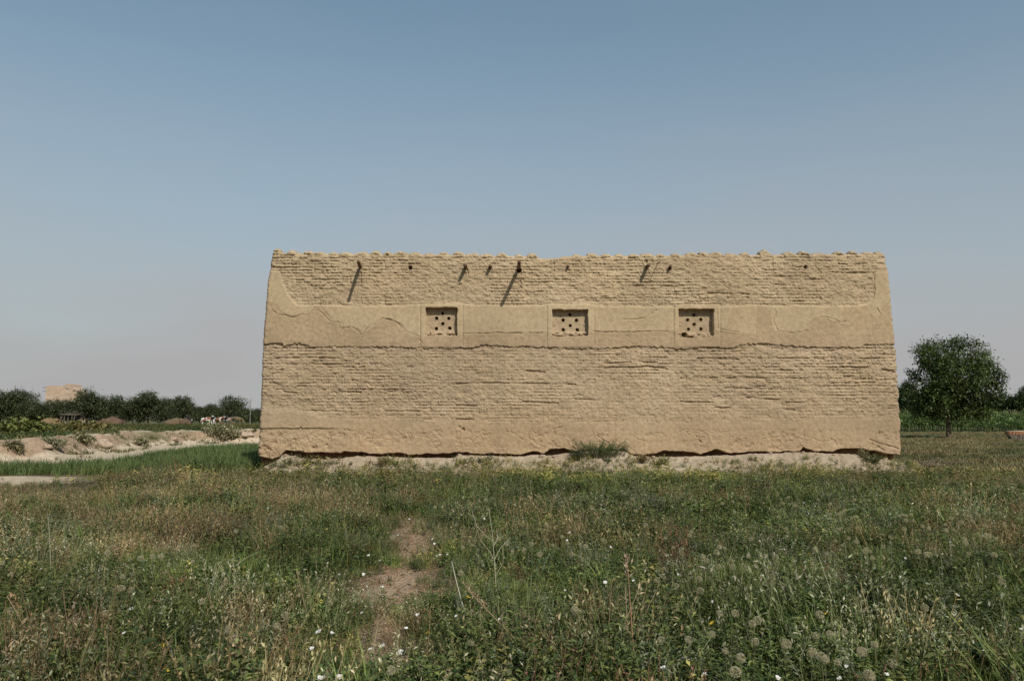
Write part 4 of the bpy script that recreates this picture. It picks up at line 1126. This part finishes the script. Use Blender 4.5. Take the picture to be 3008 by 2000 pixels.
def far_tower():
    D = 232.0; k = D / F_PX; X = lambda p: (p - 1504) * k; Z = lambda p: 1.6 + (1228 - p) * k
    z0 = float(ground_z(X(180), D)); e = empty("mud_tower_house", (X(181), D + 3, z0))
    tag(e, "pale mud house rising above the far wood on the left", "house")
    n = 160; px_ = np.linspace(137, 226, n)
    top = lin(px_, [(137, 1136), (141, 1133), (192, 1134), (193, 1128), (197, 1127), (199, 1134), (201, 1130), (208, 1130), (210, 1137), (216, 1141), (222, 1146), (226, 1148)]) + 0.8 * fbm(px_ / 4, px_ * 0, 851, 3)
    zz = np.linspace(0, 1, 40)
    xs = X(px_)
    Zg = z0 - 0.3 + zz[:, None] * (Z(top) - z0 + 0.3)[None, :]
    XX = np.repeat(xs[None], 40, 0); YY = D + 0.12 * fbm(XX * 0.9, Zg * 1.6, 852, 4)
    parts = [(np.stack([XX, YY, Zg], -1), grid_faces(40, n))]
    tp = np.stack([np.repeat(xs[None], 6, 0), np.repeat(np.linspace(D, D + 6, 6)[:, None], n, 1), np.repeat(Z(top)[None], 6, 0)], -1); tp[0, :, 1] = YY[-1]
    parts.append((tp, grid_faces(6, n)))
    bk = np.stack([XX, np.full_like(XX, D + 6.0), Zg], -1); parts.append((bk, grid_faces(40, n)[:, ::-1]))
    for c_, rev in ((0, True), (-1, False)):
        s_ = np.stack([np.repeat(Zg[:, c_:c_ + 1] * 0 + XX[:, c_][:, None], 6, 1), np.repeat(np.linspace(0, 1, 6)[None], 40, 0) * (D + 6 - YY[:, c_][:, None]) + YY[:, c_][:, None], np.repeat(Zg[:, c_][:, None], 6, 1)], -1) if c_ == 0 else \
             np.stack([np.repeat(XX[:, -1][:, None], 6, 1), np.repeat(np.linspace(0, 1, 6)[None], 40, 0) * (D + 6 - YY[:, -1][:, None]) + YY[:, -1][:, None], np.repeat(Zg[:, -1][:, None], 6, 1)], -1)
        f = grid_faces(40, 6); parts.append((s_, f[:, ::-1] if rev else f))
    mb = MB()
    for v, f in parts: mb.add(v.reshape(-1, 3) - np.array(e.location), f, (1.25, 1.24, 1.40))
    mb.build("wall", M_MUD, e, True)
    for (a, b, cx, cy) in ((129, 1139, 139, 1138), (131, 1150, 139, 1149), (218, 1146, 229, 1149)):
        m2 = MB(); m2.tube(np.array([(X(a), D - 0.4, Z(b)), (X(cx), D + 0.6, Z(cy))]) - np.array(e.location), [0.10, 0.12], 6, (0.16, 0.12, 0.08)); m2.build("roof_pole", M_WOOD, e)
    m3 = MB(); m3.box((X(195) - e.location.x, -3.05, Z(1142) - z0), (X(205) - e.location.x, -2.75, Z(1138.5) - z0), (0.35, 0.3, 0.25)); m3.build("opening", M_WOOD, e)
far_tower()

def ruin():
    D = 176.0; k = D / F_PX; X = lambda p: (p - 1504) * k; Z = lambda p: 1.6 + (1228 - p) * k
    n = 60; px_ = np.linspace(128, 178, n); z0 = float(ground_z(X(150), D)) - 0.2
    top = lin(px_, [(128, 1234), (131, 1230), (140, 1229), (150, 1227), (160, 1228), (170, 1229), (178, 1232)]) + 1.6 * fbm(px_ / 6, px_ * 0, 861, 3)
    mb = MB()
    for y_, rev in ((D, False), (D + 0.7, True)):
        zz = np.linspace(0, 1, 14)[:, None] * (Z(top) - z0)[None] + z0
        xx = np.repeat(X(px_)[None], 14, 0)
        f = grid_faces(14, n); mb.add(np.stack([xx, y_ + 0.12 * fbm(xx * 1.2, zz * 1.2, 862, 3), zz], -1).reshape(-1, 3), f[:, ::-1] if rev else f, (0.75, 0.66, 0.6))
    tv = np.stack([np.repeat(X(px_)[None], 2, 0), np.repeat(np.array([[D], [D + 0.7]]), n, 1), np.repeat(Z(top)[None], 2, 0)], -1); mb.add(tv.reshape(-1, 3), grid_faces(2, n), (0.8, 0.7, 0.65))
    tag(mb.build("ruined_wall", M_MUD), "low crumbling mud wall below the pale far tower", "wall")
    # open shelter beside it
    e = empty("brush_shelter", (X(202), D + 1.0, z0 + 0.2)); tag(e, "dark open brush shelter on posts beside the crumbling mud wall", "shelter")
    for a in (182, 192, 203, 214, 221):
        m = MB(); m.tube([(X(a) - X(202), -0.6, 0), (X(a) - X(202) + 0.08, -0.6, 2.0)], [0.13, 0.10], 7, (0.13, 0.11, 0.09)); m.build("post", M_WOOD, e)
    rr_ = np.random.default_rng(863); m = MB(); m.box((X(178) - X(202), -0.9, 2.0), (X(226) - X(202), 2.2, 2.25), (0.13, 0.10, 0.08))
    q, c = leaves(np.stack([rr_.uniform(X(178), X(226), 300) - X(202), rr_.uniform(-1, 2.2, 300), rr_.uniform(1.9, 2.6, 300)], -1), rr_.normal(0, 1, (300, 3)), 0.8, 0.08, (0.10, 0.08, 0.06), (0.17, 0.14, 0.11), rr_); m.quads(q, c)
    m.build("roof", M_WOOD, e)
    m = MB(); m.box((X(180) - X(202), 2.0, 0), (X(224) - X(202), 2.15, 2.0), (0.09, 0.07, 0.06)); m.build("back_wall_panel", M_WOOD, e)
ruin()

def block():
    D = 57.0; k = D / F_PX; x = (2974 - 1504) * k; z = float(ground_z(x, D))
    e = empty("brick_block", (x, D, z)); tag(e, "low reddish brick block with a pale top edge standing on the grass at right", "brick block")
    r = np.random.default_rng(871)
    m = MB()
    for c_ in range(3):
        xo = -0.56 + (0.09 if c_ % 2 else 0)
        while xo < 0.52:
            w = min(r.uniform(0.16, 0.24), 0.58 - xo)
            if w < 0.05: break
            m.box((xo, -0.20 + r.uniform(-.012, .012), c_ * 0.14 - 0.03), (xo + w - 0.012, 0.20, c_ * 0.14 + 0.10), np.array((0.17, 0.135, 0.105)) * r.uniform(0.75, 1.2)); xo += w
    m.build("base", M_EARTH, e)
    m = MB()
    for c_ in range(2):
        xo = -0.66
        while xo < 0.62:
            w = min(r.uniform(0.18, 0.26), 0.68 - xo)
            if w < 0.05: break
            m.box((xo, -0.25 + r.uniform(-.01, .01), 0.42 + c_ * 0.11), (xo + w - 0.010, 0.25, 0.42 + c_ * 0.11 + 0.10), np.array((0.33, 0.155, 0.095)) * r.uniform(0.8, 1.15)); xo += w
    m.build("brick_rim", M_EARTH, e)
    m = MB(); m.box((-0.67, -0.26, 0.645), (0.69, 0.26, 0.69), (0.50, 0.40, 0.30)); m.build("cap", M_EARTH, e)
block()

pm = MB(); D = 205.0; k = D / F_PX; xq = (738.5 - 1504) * k
pm.tube([(0, 0, -0.3), (0.03, 0, 2.5), (0, 0, 1.6 + (1228 - 1184) * k - float(ground_z(xq, D)))], [0.13, 0.11, 0.08], 8, (0.22, 0.20, 0.18))
po = pm.build("utility_pole", M_WOOD); po.location = (xq, D, float(ground_z(xq, D))); tag(po, "thin grey pole standing near the building's left edge", "pole")

BO = [(300, 1303, 58, 24, "large pale boulder of hard earth on the bank"), (135, 1312, 34, 9, None), (392, 1297, 30, 9, None), (505, 1287, 28, 8, None),
      (715, 1276, 46, 12, "pale earth boulder beside the building's left edge"), (332, 1317, 22, 8, None), (232, 1332, 22, 8, None)]
for i, (a, b, w, h, lab) in enumerate(BO):
    r = np.random.default_rng(900 + i)
    # meet the bank along the sight line
    tt_ = np.linspace(24, 70, 400); dx, dy, dz = ray(a, b + h * 0.3)
    xs_, ys_, zs_ = dx * tt_, dy * tt_, CZ + dz * tt_
    hit = np.argmax(zs_ < ground_z(xs_, ys_))
    x, y = float(xs_[hit]), float(ys_[hit]); k = y / F_PX
    m = MB(); m.blob((0, 0, 0), (w * k * 0.5, w * k * 0.4, h * k * 0.75), 40 + i, 0.8, (0.37, 0.275, 0.195) if lab is None else (0.42, 0.325, 0.235), 30, 18)
    o = m.build("earth_boulder", M_EARTH, None, True); o.location = (x, y, float(ground_z(x, y)) - h * k * 0.12)
    tag(o, lab or "small rough clod of pale earth lying on the eroded bank", "boulder", "earth clods on the eroded bank")

# crumbled lumps lying along the foot of the wall
for i, (a, b_, w) in enumerate([(846, 22.5, 12), (872, 22.62, 8), (968, 22.6, 9), (1168, 22.55, 8), (1352, 22.6, 10), (1590, 22.6, 11), (1625, 22.5, 8), (1915, 22.6, 10), (2010, 22.55, 8), (2256, 22.6, 9), (2395, 22.45, 14), (2440, 22.6, 8), (2590, 22.6, 12), (2352, 22.62, 9)]):
    k = b_ / F_PX; x = (a - 1504) * k; m = MB()
    m.blob((0, 0, 0), (w * k * 0.6, w * k * 0.5, w * k * 0.42), 60 + i, 0.7, (0.33, 0.25, 0.17), 16, 10)
    o = m.build("mud_lump", M_EARTH, None, True); o.location = (x, b_, float(mound_z(np.array([x]), np.array([b_]))[0]) + w * k * 0.16)
    tag(o, "small lump of crumbled mud lying on the mound at the wall's foot", "mud lump", "crumbled mud lumps at the wall's foot")

# ------------------------------------------------------------------ cows
def cow_mat(name, c1, c2, thr, seed):
    m, nt, b = new_mat(name)
    tc = N(nt, "ShaderNodeTexCoord")
    mp = N(nt, "ShaderNodeMapping"); mp.inputs['Location'].default_value = (seed, seed * 0.7, 0)
    nt.links.new(tc.outputs['Object'], mp.inputs[0])
    f = noise(nt, 1.4, 2, 0.4, mp.outputs[0])
    nt.links.new(ramp(nt, f, [(thr - 0.02, c1), (thr + 0.02, c2)]), b.inputs['Base Color'])
    return m
def cow(px0, base_py, D, head, sc, mat, label, lower=False):
    k = D / F_PX; x = (px0 - 1504) * k
    o_z = float(ground_z(x, D))
    hz = 0.35 if lower else 1.38
    J = [(-.62, 0, 1.14, .29), (-.1, 0, 1.06, .37), (.5, 0, 1.10, .32), (.82, 0, 1.22 if not lower else 0.95, .19), (1.08, 0, hz, .145), (1.34, 0, hz - 0.16, .09), (-.93, 0, 1.16, .05), (-1.0, 0, .55, .045)]
    E = [(0, 1), (1, 2), (2, 3), (3, 4), (4, 5), (0, 6), (6, 7)]
    for s_ in (-1, 1):
        n = len(J); J += [(-.62, .2 * s_, .78, .17), (-.72, .2 * s_, .42, .08), (-.64, .2 * s_, .03, .07)]; E += [(0, n), (n, n + 1), (n + 1, n + 2)]
        n = len(J); J += [(.5, .18 * s_, .78, .15), (.53, .18 * s_, .42, .075), (.51, .18 * s_, .03, .07)]; E += [(2, n), (n, n + 1), (n + 1, n + 2)]
        n = len(J); J += [(1.02, .24 * s_, hz + .10, .045)]; E += [(4, n)]
    me = bpy.data.meshes.new("cow"); me.from_pydata([j[:3] for j in J], E, [])
    o = bpy.data.objects.new("cow", me); COL.objects.link(o)
    sm = o.modifiers.new("Skin", 'SKIN'); o.modifiers.new("Subdivision", 'SUBSURF').levels = 1
    o.modifiers["Subdivision"].render_levels = 1
    bm = bmesh.new(); bm.from_mesh(me); ly = bm.verts.layers.skin.verify(); bm.verts.ensure_lookup_table()
    for i, j in enumerate(J): bm.verts[i][ly].radius = (j[3], j[3])
    bm.verts[0][ly].use_root = True
    bm.to_mesh(me); bm.free()
    me.materials.append(mat)
    o.location = (x, D, o_z); o.rotation_euler = (0, 0, head); o.scale = (sc, sc, sc)
    tag(o, label, "cow", "cows grazing before the far wood")
WHT, BLK, BRN, DUN = (0.62, 0.58, 0.52), (0.03, 0.028, 0.025), (0.20, 0.10, 0.06), (0.24, 0.16, 0.12)
cow(612, 1248, 160, 0.15, 1.12, cow_mat("hide_brown_white", BRN, WHT, 0.48, 1.3), "brown and white cow in side view, left of the white faced cow")
cow(631, 1248, 157, -1.35, 1.22, cow_mat("hide_white_black", WHT, BLK, 0.55, 4.1), "white and black cow facing the camera, tallest of the herd")
cow(648, 1247, 162, -0.5, 1.15, cow_mat("hide_brown_face", BRN, (0.5, 0.42, 0.36), 0.62, 7.7), "brown cow with a pale face behind the tallest cow")
cow(667, 1248, 160, -1.2, 1.15, cow_mat("hide_black_stripe", BLK, WHT, 0.55, 2.9), "black cow with white stripes in the middle of the herd")
cow(681, 1248, 163, 0.1, 1.1, cow_mat("hide_dun", DUN, (0.30, 0.2, 0.17), 0.5, 5.5), "pinkish dun cow right of the striped black cow")
cow(700, 1250, 153, 0.05, 1.25, cow_mat("hide_olive", (0.13, 0.10, 0.055), BLK, 0.6, 8.4), "dark olive brown cow at the right end of the herd", True)
cow(563, 1248, 158, -1.45, 1.05, cow_mat("hide_black_muzzle", BLK, WHT, 0.62, 3.3), "black cow with a white muzzle standing beside the long brown heap")

# ------------------------------------------------------------------ things standing in the meadow
def meadow_pt(px_, py_, h=0.2):
    """point h above the meadow ground on the sight line through (px_, py_)"""
    x, y = at_ground(px_, py_, h)
    for _ in range(3):
        x, y = at_ground(px_, py_, h + float(ground_z(x, y)))
    return float(x), float(y), float(ground_z(x, y))

def c4(L): return [(a / 2.359, 1380 + b / 2.359) for a, b in L]
def c5(L): return [(900 + a / 2.45, 1360 + b / 2.45) for a, b in L]
def c6(L): return [(1800 + a / 2.45, 1360 + b / 2.45) for a, b in L]
def c7(L): return [(2500 + a / 2.45, 1360 + b / 2.45) for a, b in L]

def puff(seed):
    r = np.random.default_rng(seed)
    n = 100
    d_ = unit(r.normal(0, 1, (n, 3)))
    mb = MB()
    R0 = 0.030
    q, c = ribbon(d_ * 0.003, d_ * R0 * 0.85, 0.0008, r, (0.50, 0.42, 0.32)); mb.quads(q, c)
    # little parachutes at the ends of the spokes
    for j in range(5):
        t = unit(np.cross(d_, r.normal(0, 1, (n, 3))))
        q, c = leaves(d_ * R0 * 0.82, d_ * 0.55 + t * 0.9, 0.013, 0.0028, (0.46, 0.40, 0.31), (0.58, 0.51, 0.41), r, 0.0); mb.quads(q, c)
    q, c = leaves(np.zeros((14, 3)), r.normal(0, 1, (14, 3)), 0.007, 0.005, (0.2, 0.15, 0.1), (0.28, 0.2, 0.14), r); mb.quads(q, c)
    return mb.build("puff", M_FLUFF, None, link=False)
puffs = [puff(950 + i) for i in range(4)]
def stem_proto(seed):
    r = np.random.default_rng(seed); m = MB()
    m.tube([(0, 0, 0), (0.012, 0.006, 0.16), (0.0, 0.0, 0.30)], [0.0028, 0.0022, 0.0018], 4, (0.13, 0.13, 0.06), False)
    return m.build("stem", M_DRY, None, link=False)
stems = [stem_proto(960 + i) for i in range(2)]
SEED = c6([(90, 215), (565, 495), (745, 640), (675, 700), (765, 745), (860, 745), (850, 700), (980, 670), (950, 750), (1160, 660), (1300, 705), (1120, 850), (1140, 815), (1310, 305), (1375, 325), (1265, 245), (1110, 245), (790, 290), (640, 150), (725, 160),
           (640, 335), (875, 350), (1190, 385), (1250, 525), (1480, 265), (1565, 295), (1845, 270), (1855, 635), (1820, 630), (1945, 600), (2190, 640), (1700, 540), (450, 1035), (770, 1080), (880, 1080), (1000, 1155), (1040, 1130),
           (715, 1230), (545, 1270), (350, 1275), (1025, 1280), (1250, 1300), (1560, 1225), (1670, 1210), (1460, 1240), (1490, 1090), (1435, 1360), (1500, 1390), (1800, 1360), (1885, 1305), (1620, 1430), (1530, 1410), (880, 1500), (920, 1400), (810, 1350),
           (1780, 960), (620, 835), (460, 880), (630, 920), (320, 840), (360, 815), (860, 220), (960, 240), (1210, 290), (1320, 470), (1600, 560), (1110, 770)]) + \
    c7([(395, 375), (428, 370), (395, 412), (450, 415), (485, 635), (865, 415), (720, 395), (815, 545), (945, 525), (1040, 540), (985, 520), (1070, 820), (1090, 855), (540, 1105), (610, 310), (515, 455), (560, 455), (170, 1305), (75, 1355), (300, 1440), (130, 1525), (530, 1040), (1030, 660), (820, 575)]) + \
    c5([(840, 625), (805, 420), (1385, 545), (1440, 580), (1125, 605), (1770, 595), (1290, 265), (1565, 625), (1620, 580), (620, 535), (1185, 1290), (1930, 1055), (2005, 1245), (1110, 790), (610, 1490), (925, 318), (650, 215), (1680, 245), (1500, 300), (2060, 330)]) + \
    c4([(840, 820), (910, 830), (1055, 600), (1115, 600), (975, 610), (1395, 910), (1585, 1100), (1620, 1175), (1920, 1080), (1975, 1005), (75, 975), (75, 720), (265, 540), (15, 645), (885, 285), (470, 260), (745, 575), (1170, 655), (1335, 635), (1345, 520), (1635, 425), (1945, 400), (2200, 160), (2275, 165), (1860, 160), (725, 990), (850, 740)])
rs = np.random.default_rng(97)
for _ in range(75):
    a = rs.uniform(1500, 3000); SEED.append((a, rs.uniform(1425, 1640)))
for i, (a, b) in enumerate(SEED):
    h = rs.uniform(0.33, 0.43)
    x, y, z = meadow_pt(a, b, h)
    s_ = rs.uniform(0.52, 0.92)
    e = empty("seed_head_plant", (x, y, z)); e.rotation_euler = (0, 0, rs.uniform(0, 6.28))
    tag(e, "round beige seed head on a thin stem among the weeds", "seed head", "dandelion like seed heads in the meadow")
    st = stems[i % 2].copy(); st.scale = (1, 1, h / 0.30); st.parent = e; COL.objects.link(st)
    pf = puffs[i % 4].copy(); pf.location = (0, 0, h); pf.scale = (s_, s_, s_ * 0.92); pf.parent = e; COL.objects.link(pf)

def flower(seed, cA, cB, mid):
    r = np.random.default_rng(seed); m = MB()
    az = np.arange(6) / 6 * 2 * np.pi + r.uniform(0, 1)
    d_ = np.stack([np.cos(az), np.sin(az), np.full(6, 0.55)], -1)
    q, c = leaves(np.zeros((6, 3)), d_, 0.020, 0.024, cA, cB, r, 0.12); m.quads(q, c)
    q, c = leaves(np.zeros((8, 3)), r.normal(0, 1, (8, 3)) + np.array([0, 0, 1.0]), 0.008, 0.005, mid, mid, r, 0); m.quads(q, c)
    q, c = ribbon(np.array([[0.02, 0.0, -0.2]]), np.array([[0, 0, 0.0]]), 0.003, r, (0.09, 0.11, 0.04)); m.quads(q, c)
    return m.build("flower", M_PETAL, None, link=False)
wf = [flower(970 + i, (0.72, 0.68, 0.70), (0.80, 0.74, 0.78), (0.6, 0.5, 0.2)) for i in range(3)]
yf = flower(980, (0.60, 0.42, 0.04), (0.66, 0.48, 0.07), (0.5, 0.3, 0.03))
WF = c4([(512, 1033), (627, 1025), (860, 1130), (905, 960), (1408, 635), (1857, 265), (2205, 1120), (2300, 1130), (2160, 1235), (2235, 1440), (1075, 215), (278, 690)]) + \
    c5([(713, 495), (740, 403), (658, 520), (905, 548), (922, 580), (447, 665), (530, 703), (940, 668), (1015, 658), (237, 800), (412, 800), (545, 893), (400, 1077), (800, 1093), (717, 1187), (1075, 1100), (1392, 1130), (88, 1215), (545, 1315), (680, 1357), (40, 1335), (460, 1340),
        (95, 1540), (235, 1540), (2120, 330), (2140, 335), (1875, 555), (1895, 500), (2190, 605), (2150, 858), (1860, 915), (1280, 400), (960, 660), (1075, 445)]) + \
    c6([(470, 800), (148, 845), (373, 992), (716, 995), (362, 1475), (655, 1520), (1187, 1545), (1632, 1550), (1680, 1460), (2105, 687), (1825, 725), (1880, 758), (2065, 818), (1375, 287), (1735, 297), (1410, 365), (1525, 378), (1995, 367), (1994, 915), (1540, 140), (1970, 1520)]) + \
    c7([(765, 952), (1225, 1197), (955, 1350), (255, 1520), (275, 920), (715, 570)])
for i, (a, b) in enumerate(WF):
    h = rs.uniform(0.27, 0.35); x, y, z = meadow_pt(a, b, h)
    o = wf[i % 3].copy(); o.name = "white_flower"; COL.objects.link(o); o.location = (x, y, z + h)
    o.rotation_euler = (rs.uniform(0.1, 0.8), rs.uniform(-0.4, 0.4), 0); s_ = rs.uniform(0.6, 1.05); o.scale = (s_,) * 3
    tag(o, "small open white flower among the green weeds", "flower", "white flowers in the meadow")
for i, (a, b, s_) in enumerate([(1284, 1411, 2.0), (1292, 1409, 1.8), (160, 1896, 1.6), (1798, 1852, 1.3), (1806, 1862, 1.3), (2092, 1832, 1.4), (212, 1410, 2.0), (476, 1897, 1.2), (2990, 1878, 1.2), (2290, 1385, 2.2), (710, 1490, 1.3), (1795, 1838, 1.2)] + [(rs.uniform(20, 2990), rs.uniform(1440, 1980), rs.uniform(0.7, 1.1)) for _ in range(26)]):
    x, y, z = meadow_pt(a, b, 0.24); o = yf.copy(); o.name = "yellow_flower"; COL.objects.link(o); o.location = (x, y, z + 0.24); o.scale = (s_,) * 3; o.rotation_euler = (0.5, 0, i)
    tag(o, "small yellow flower among the weeds", "flower", "yellow flowers in the meadow")

def stalk(name, polys, D, rad, c, label, bits=None, seed=0):
    """a dead stem drawn as polylines on the upright plane at distance D, foot on the ground"""
    r = np.random.default_rng(seed)
    x0, z0 = at_depth(polys[0][-1][0], polys[0][-1][1], D)
    g = float(ground_z(x0, D)); e = empty(name, (float(x0), D, g)); tag(e, label, "dry stalk")
    m = MB()
    for j, pl in enumerate(polys):
        pl = np.array(pl, float)
        u, v = at_depth(pl[:, 0], pl[:, 1], D)
        P = np.stack([u - x0, 0.04 * np.linspace(1, 0, len(u)) * (1 if j % 2 else -1) + 0 * u, v - g], -1)
        if j == 0: P = np.concatenate([P, [[P[-1][0] + 0.01, 0, -0.02]]])
        t = np.linspace(0.45, 1.0, len(P)) * rad * (1 if j == 0 else 0.6)
        m.tube(P, t, 6, c, False)
    m.build("stem", M_DRY, e, True)
    if bits:
        n, span, cA, cB, L = bits
        pl = np.array(polys[0], float); u, v = at_depth(pl[:, 0], pl[:, 1], D)
        s_ = r.uniform(0, span, n); q = np.linspace(0, 1, len(u))
        p = np.stack([np.interp(s_, q, u) - x0, r.normal(0, 0.012, n), np.interp(s_, q, v) - g], -1) + r.normal(0, 0.010, (n, 3))
        qd, cc = leaves(p, r.normal(0, 0.6, (n, 3)) + np.array([0, 0, 1.0]), L, L * 0.3, cA, cB, r, 0.1)
        m = MB(); m.quads(qd, cc); m.build("seeds", M_DRY, e)
TAN = (0.30, 0.21, 0.12); PAL = (0.46, 0.40, 0.28)
stalk("dry_stalk", [[(32, 1745), (60, 1800), (95, 1880), (122, 1935)]], 5.1, 0.006, TAN, "leaning tan stalk with a brown head at the lower left", (60, 0.35, (0.28, 0.16, 0.08), (0.36, 0.23, 0.13), 0.03), 1)
stalk("dry_stalk", [[(1436, 1490), (1446, 1560), (1452, 1640), (1457, 1720), (1460, 1775)], [(1385, 1500), (1400, 1545), (1425, 1572), (1449, 1590)], [(1398, 1540), (1412, 1585), (1440, 1620), (1453, 1650)], [(1458, 1555), (1462, 1580), (1452, 1600)],
                    [(1478, 1600), (1478, 1650), (1456, 1690)], [(1500, 1580), (1470, 1610), (1454, 1640)]], 6.5, 0.0045, PAL, "pale branching dead stalk right of the dirt patch", None, 2)
stalk("dry_stalk", [[(1328, 1645), (1340, 1700), (1355, 1760), (1369, 1806)]], 6.1, 0.0055, (0.62, 0.58, 0.48), "straight whitish stick leaning beside the dirt patch", None, 3)
stalk("dry_stalk", [[(1362, 1708), (1400, 1755), (1450, 1808), (1505, 1866), (1552, 1932)]], 5.1, 0.0055, TAN, "long diagonal tan grass stalk in the centre foreground", (90, 0.4, (0.26, 0.18, 0.11), (0.36, 0.26, 0.16), 0.03), 4)
stalk("dry_stalk", [[(1838, 1625), (1844, 1700), (1851, 1790), (1858, 1880), (1868, 1990)]], 4.7, 0.005, (0.34, 0.20, 0.12), "tall upright reddish stalk with a pale tuft, right of centre", (40, 0.25, (0.38, 0.26, 0.18), (0.5, 0.38, 0.28), 0.035), 5)
stalk("dry_stalk", [[(1266, 1790), (1262, 1860), (1252, 1930), (1238, 1995)]], 4.7, 0.0045, (0.28, 0.18, 0.10), "dark tan stalk curving up from the bottom edge below the dirt patch", None, 6)
stalk("dry_stalk", [[(147, 1505), (149, 1570), (150, 1690)]], 7.6, 0.005, (0.33, 0.31, 0.20), "upright grey green stalk in the left of the meadow", None, 7)
stalk("dry_stalk", [[(690, 1600), (691, 1700), (692, 1845)], [(748, 1625), (720, 1640), (692, 1660)], [(712, 1665), (692, 1690)]], 5.9, 0.004, (0.34, 0.33, 0.20), "slender branching green stalk left of the dirt patch", None, 8)
stalk("dry_stalk", [[(506, 1880), (515, 1940), (522, 1998)]], 4.6, 0.006, (0.24, 0.27, 0.24), "bluish green stem at the bottom edge left of centre", None, 9)
stalk("dry_stalk", [[(918, 1780), (900, 1815), (876, 1850)]], 5.8, 0.004, PAL, "short pale stalk left of the dirt patch", None, 10)

def rusty(px0, py_base, D, hpx, wpx, seed, label, cA, cB):
    r = np.random.default_rng(seed); k = D / F_PX; x = (px0 - 1504) * k; z = float(ground_z(x, D))
    e = empty("rusty_weed", (x, D, z)); tag(e, label, "weed")
    H, Wd = hpx * k, wpx * k; n = 26
    b = np.stack([r.normal(0, 0.10, n) * Wd, r.normal(0, 0.05, n), np.zeros(n)], -1)
    t = np.stack([r.uniform(-0.5, 0.5, n) * Wd, r.normal(0, 0.15, n), H * r.uniform(0.5, 1.0, n)], -1)
    m = MB(); q, c = ribbon(b, t, 0.004, r, cA); m.quads(q, c); m.build("stems", M_DRY, e)
    i = r.integers(0, n, 900); s_ = r.uniform(0.35, 1, 900)[:, None]
    q, c = leaves(b[i] + (t[i] - b[i]) * s_ + r.normal(0, 0.010, (900, 3)), r.normal(0, 1, (900, 3)), 0.022, 0.010, cA, cB, r)
    m = MB(); m.quads(q, c); m.build("seeds", M_DRY, e)
rusty(1970, 1690, 7.3, 215, 120, 991, "rust red dock weed standing right of centre", (0.15, 0.075, 0.045), (0.24, 0.125, 0.075))
rusty(2470, 1750, 6.3, 190, 150, 992, "dull brown dry weed in the right of the meadow", (0.15, 0.11, 0.065), (0.22, 0.165, 0.10))
rusty(526, 1760, 6.6, 95, 30, 993, "dark rust coloured dead plant in the left of the meadow", (0.20, 0.08, 0.04), (0.32, 0.14, 0.07))

def broad(px0, py0, h, s_, seed, label, cA, cB):
    r = np.random.default_rng(seed); x, y, z = meadow_pt(px0, py0, h)
    n = 12; az = r.uniform(0, 6.28, n)
    e = empty("broad_leaf_plant", (x, y, z)); tag(e, label, "plant")
    m = MB()
    for a in az:
        L = s_ * r.uniform(0.7, 1.1); k = 7
        t = np.linspace(0, 1, k); wv = np.sin(np.pi * np.clip(t * 0.95 + 0.04, 0, 1)) ** 0.8 * L * 0.17
        hx = L * (t - 0.25 * t ** 2) * 0.75; hz_ = L * (0.75 * t - 0.70 * t ** 2.4) + 0.02
        o_ = np.array([math.cos(a), math.sin(a)]); sv = np.array([-math.sin(a), math.cos(a)])
        V = []
        for j in (-1, 0, 1):
            V.append(np.stack([o_[0] * hx + sv[0] * wv * j, o_[1] * hx + sv[1] * wv * j, hz_ + abs(j) * wv * 0.3], -1))
        V = np.stack(V, 1)
        m.add(V.reshape(-1, 3), grid_faces(k, 3), np.array(cA) + (np.array(cB) - np.array(cA)) * r.random())
    m.build("leaf", M_LEAF, e, True)
broad(1690, 1868, 0.05, 0.34, 995, "dark blue green broad leaved plant near the bottom centre", (0.030, 0.052, 0.035), (0.055, 0.085, 0.055))
broad(1385, 1815, 0.05, 0.26, 996, "dark broad leaved plant at the foot of the whitish stick", (0.028, 0.050, 0.030), (0.045, 0.070, 0.040))
broad(1175, 1800, 0.03, 0.22, 997, "yellow green tuft of leaves beside the dirt patch", (0.14, 0.15, 0.05), (0.20, 0.20, 0.08))
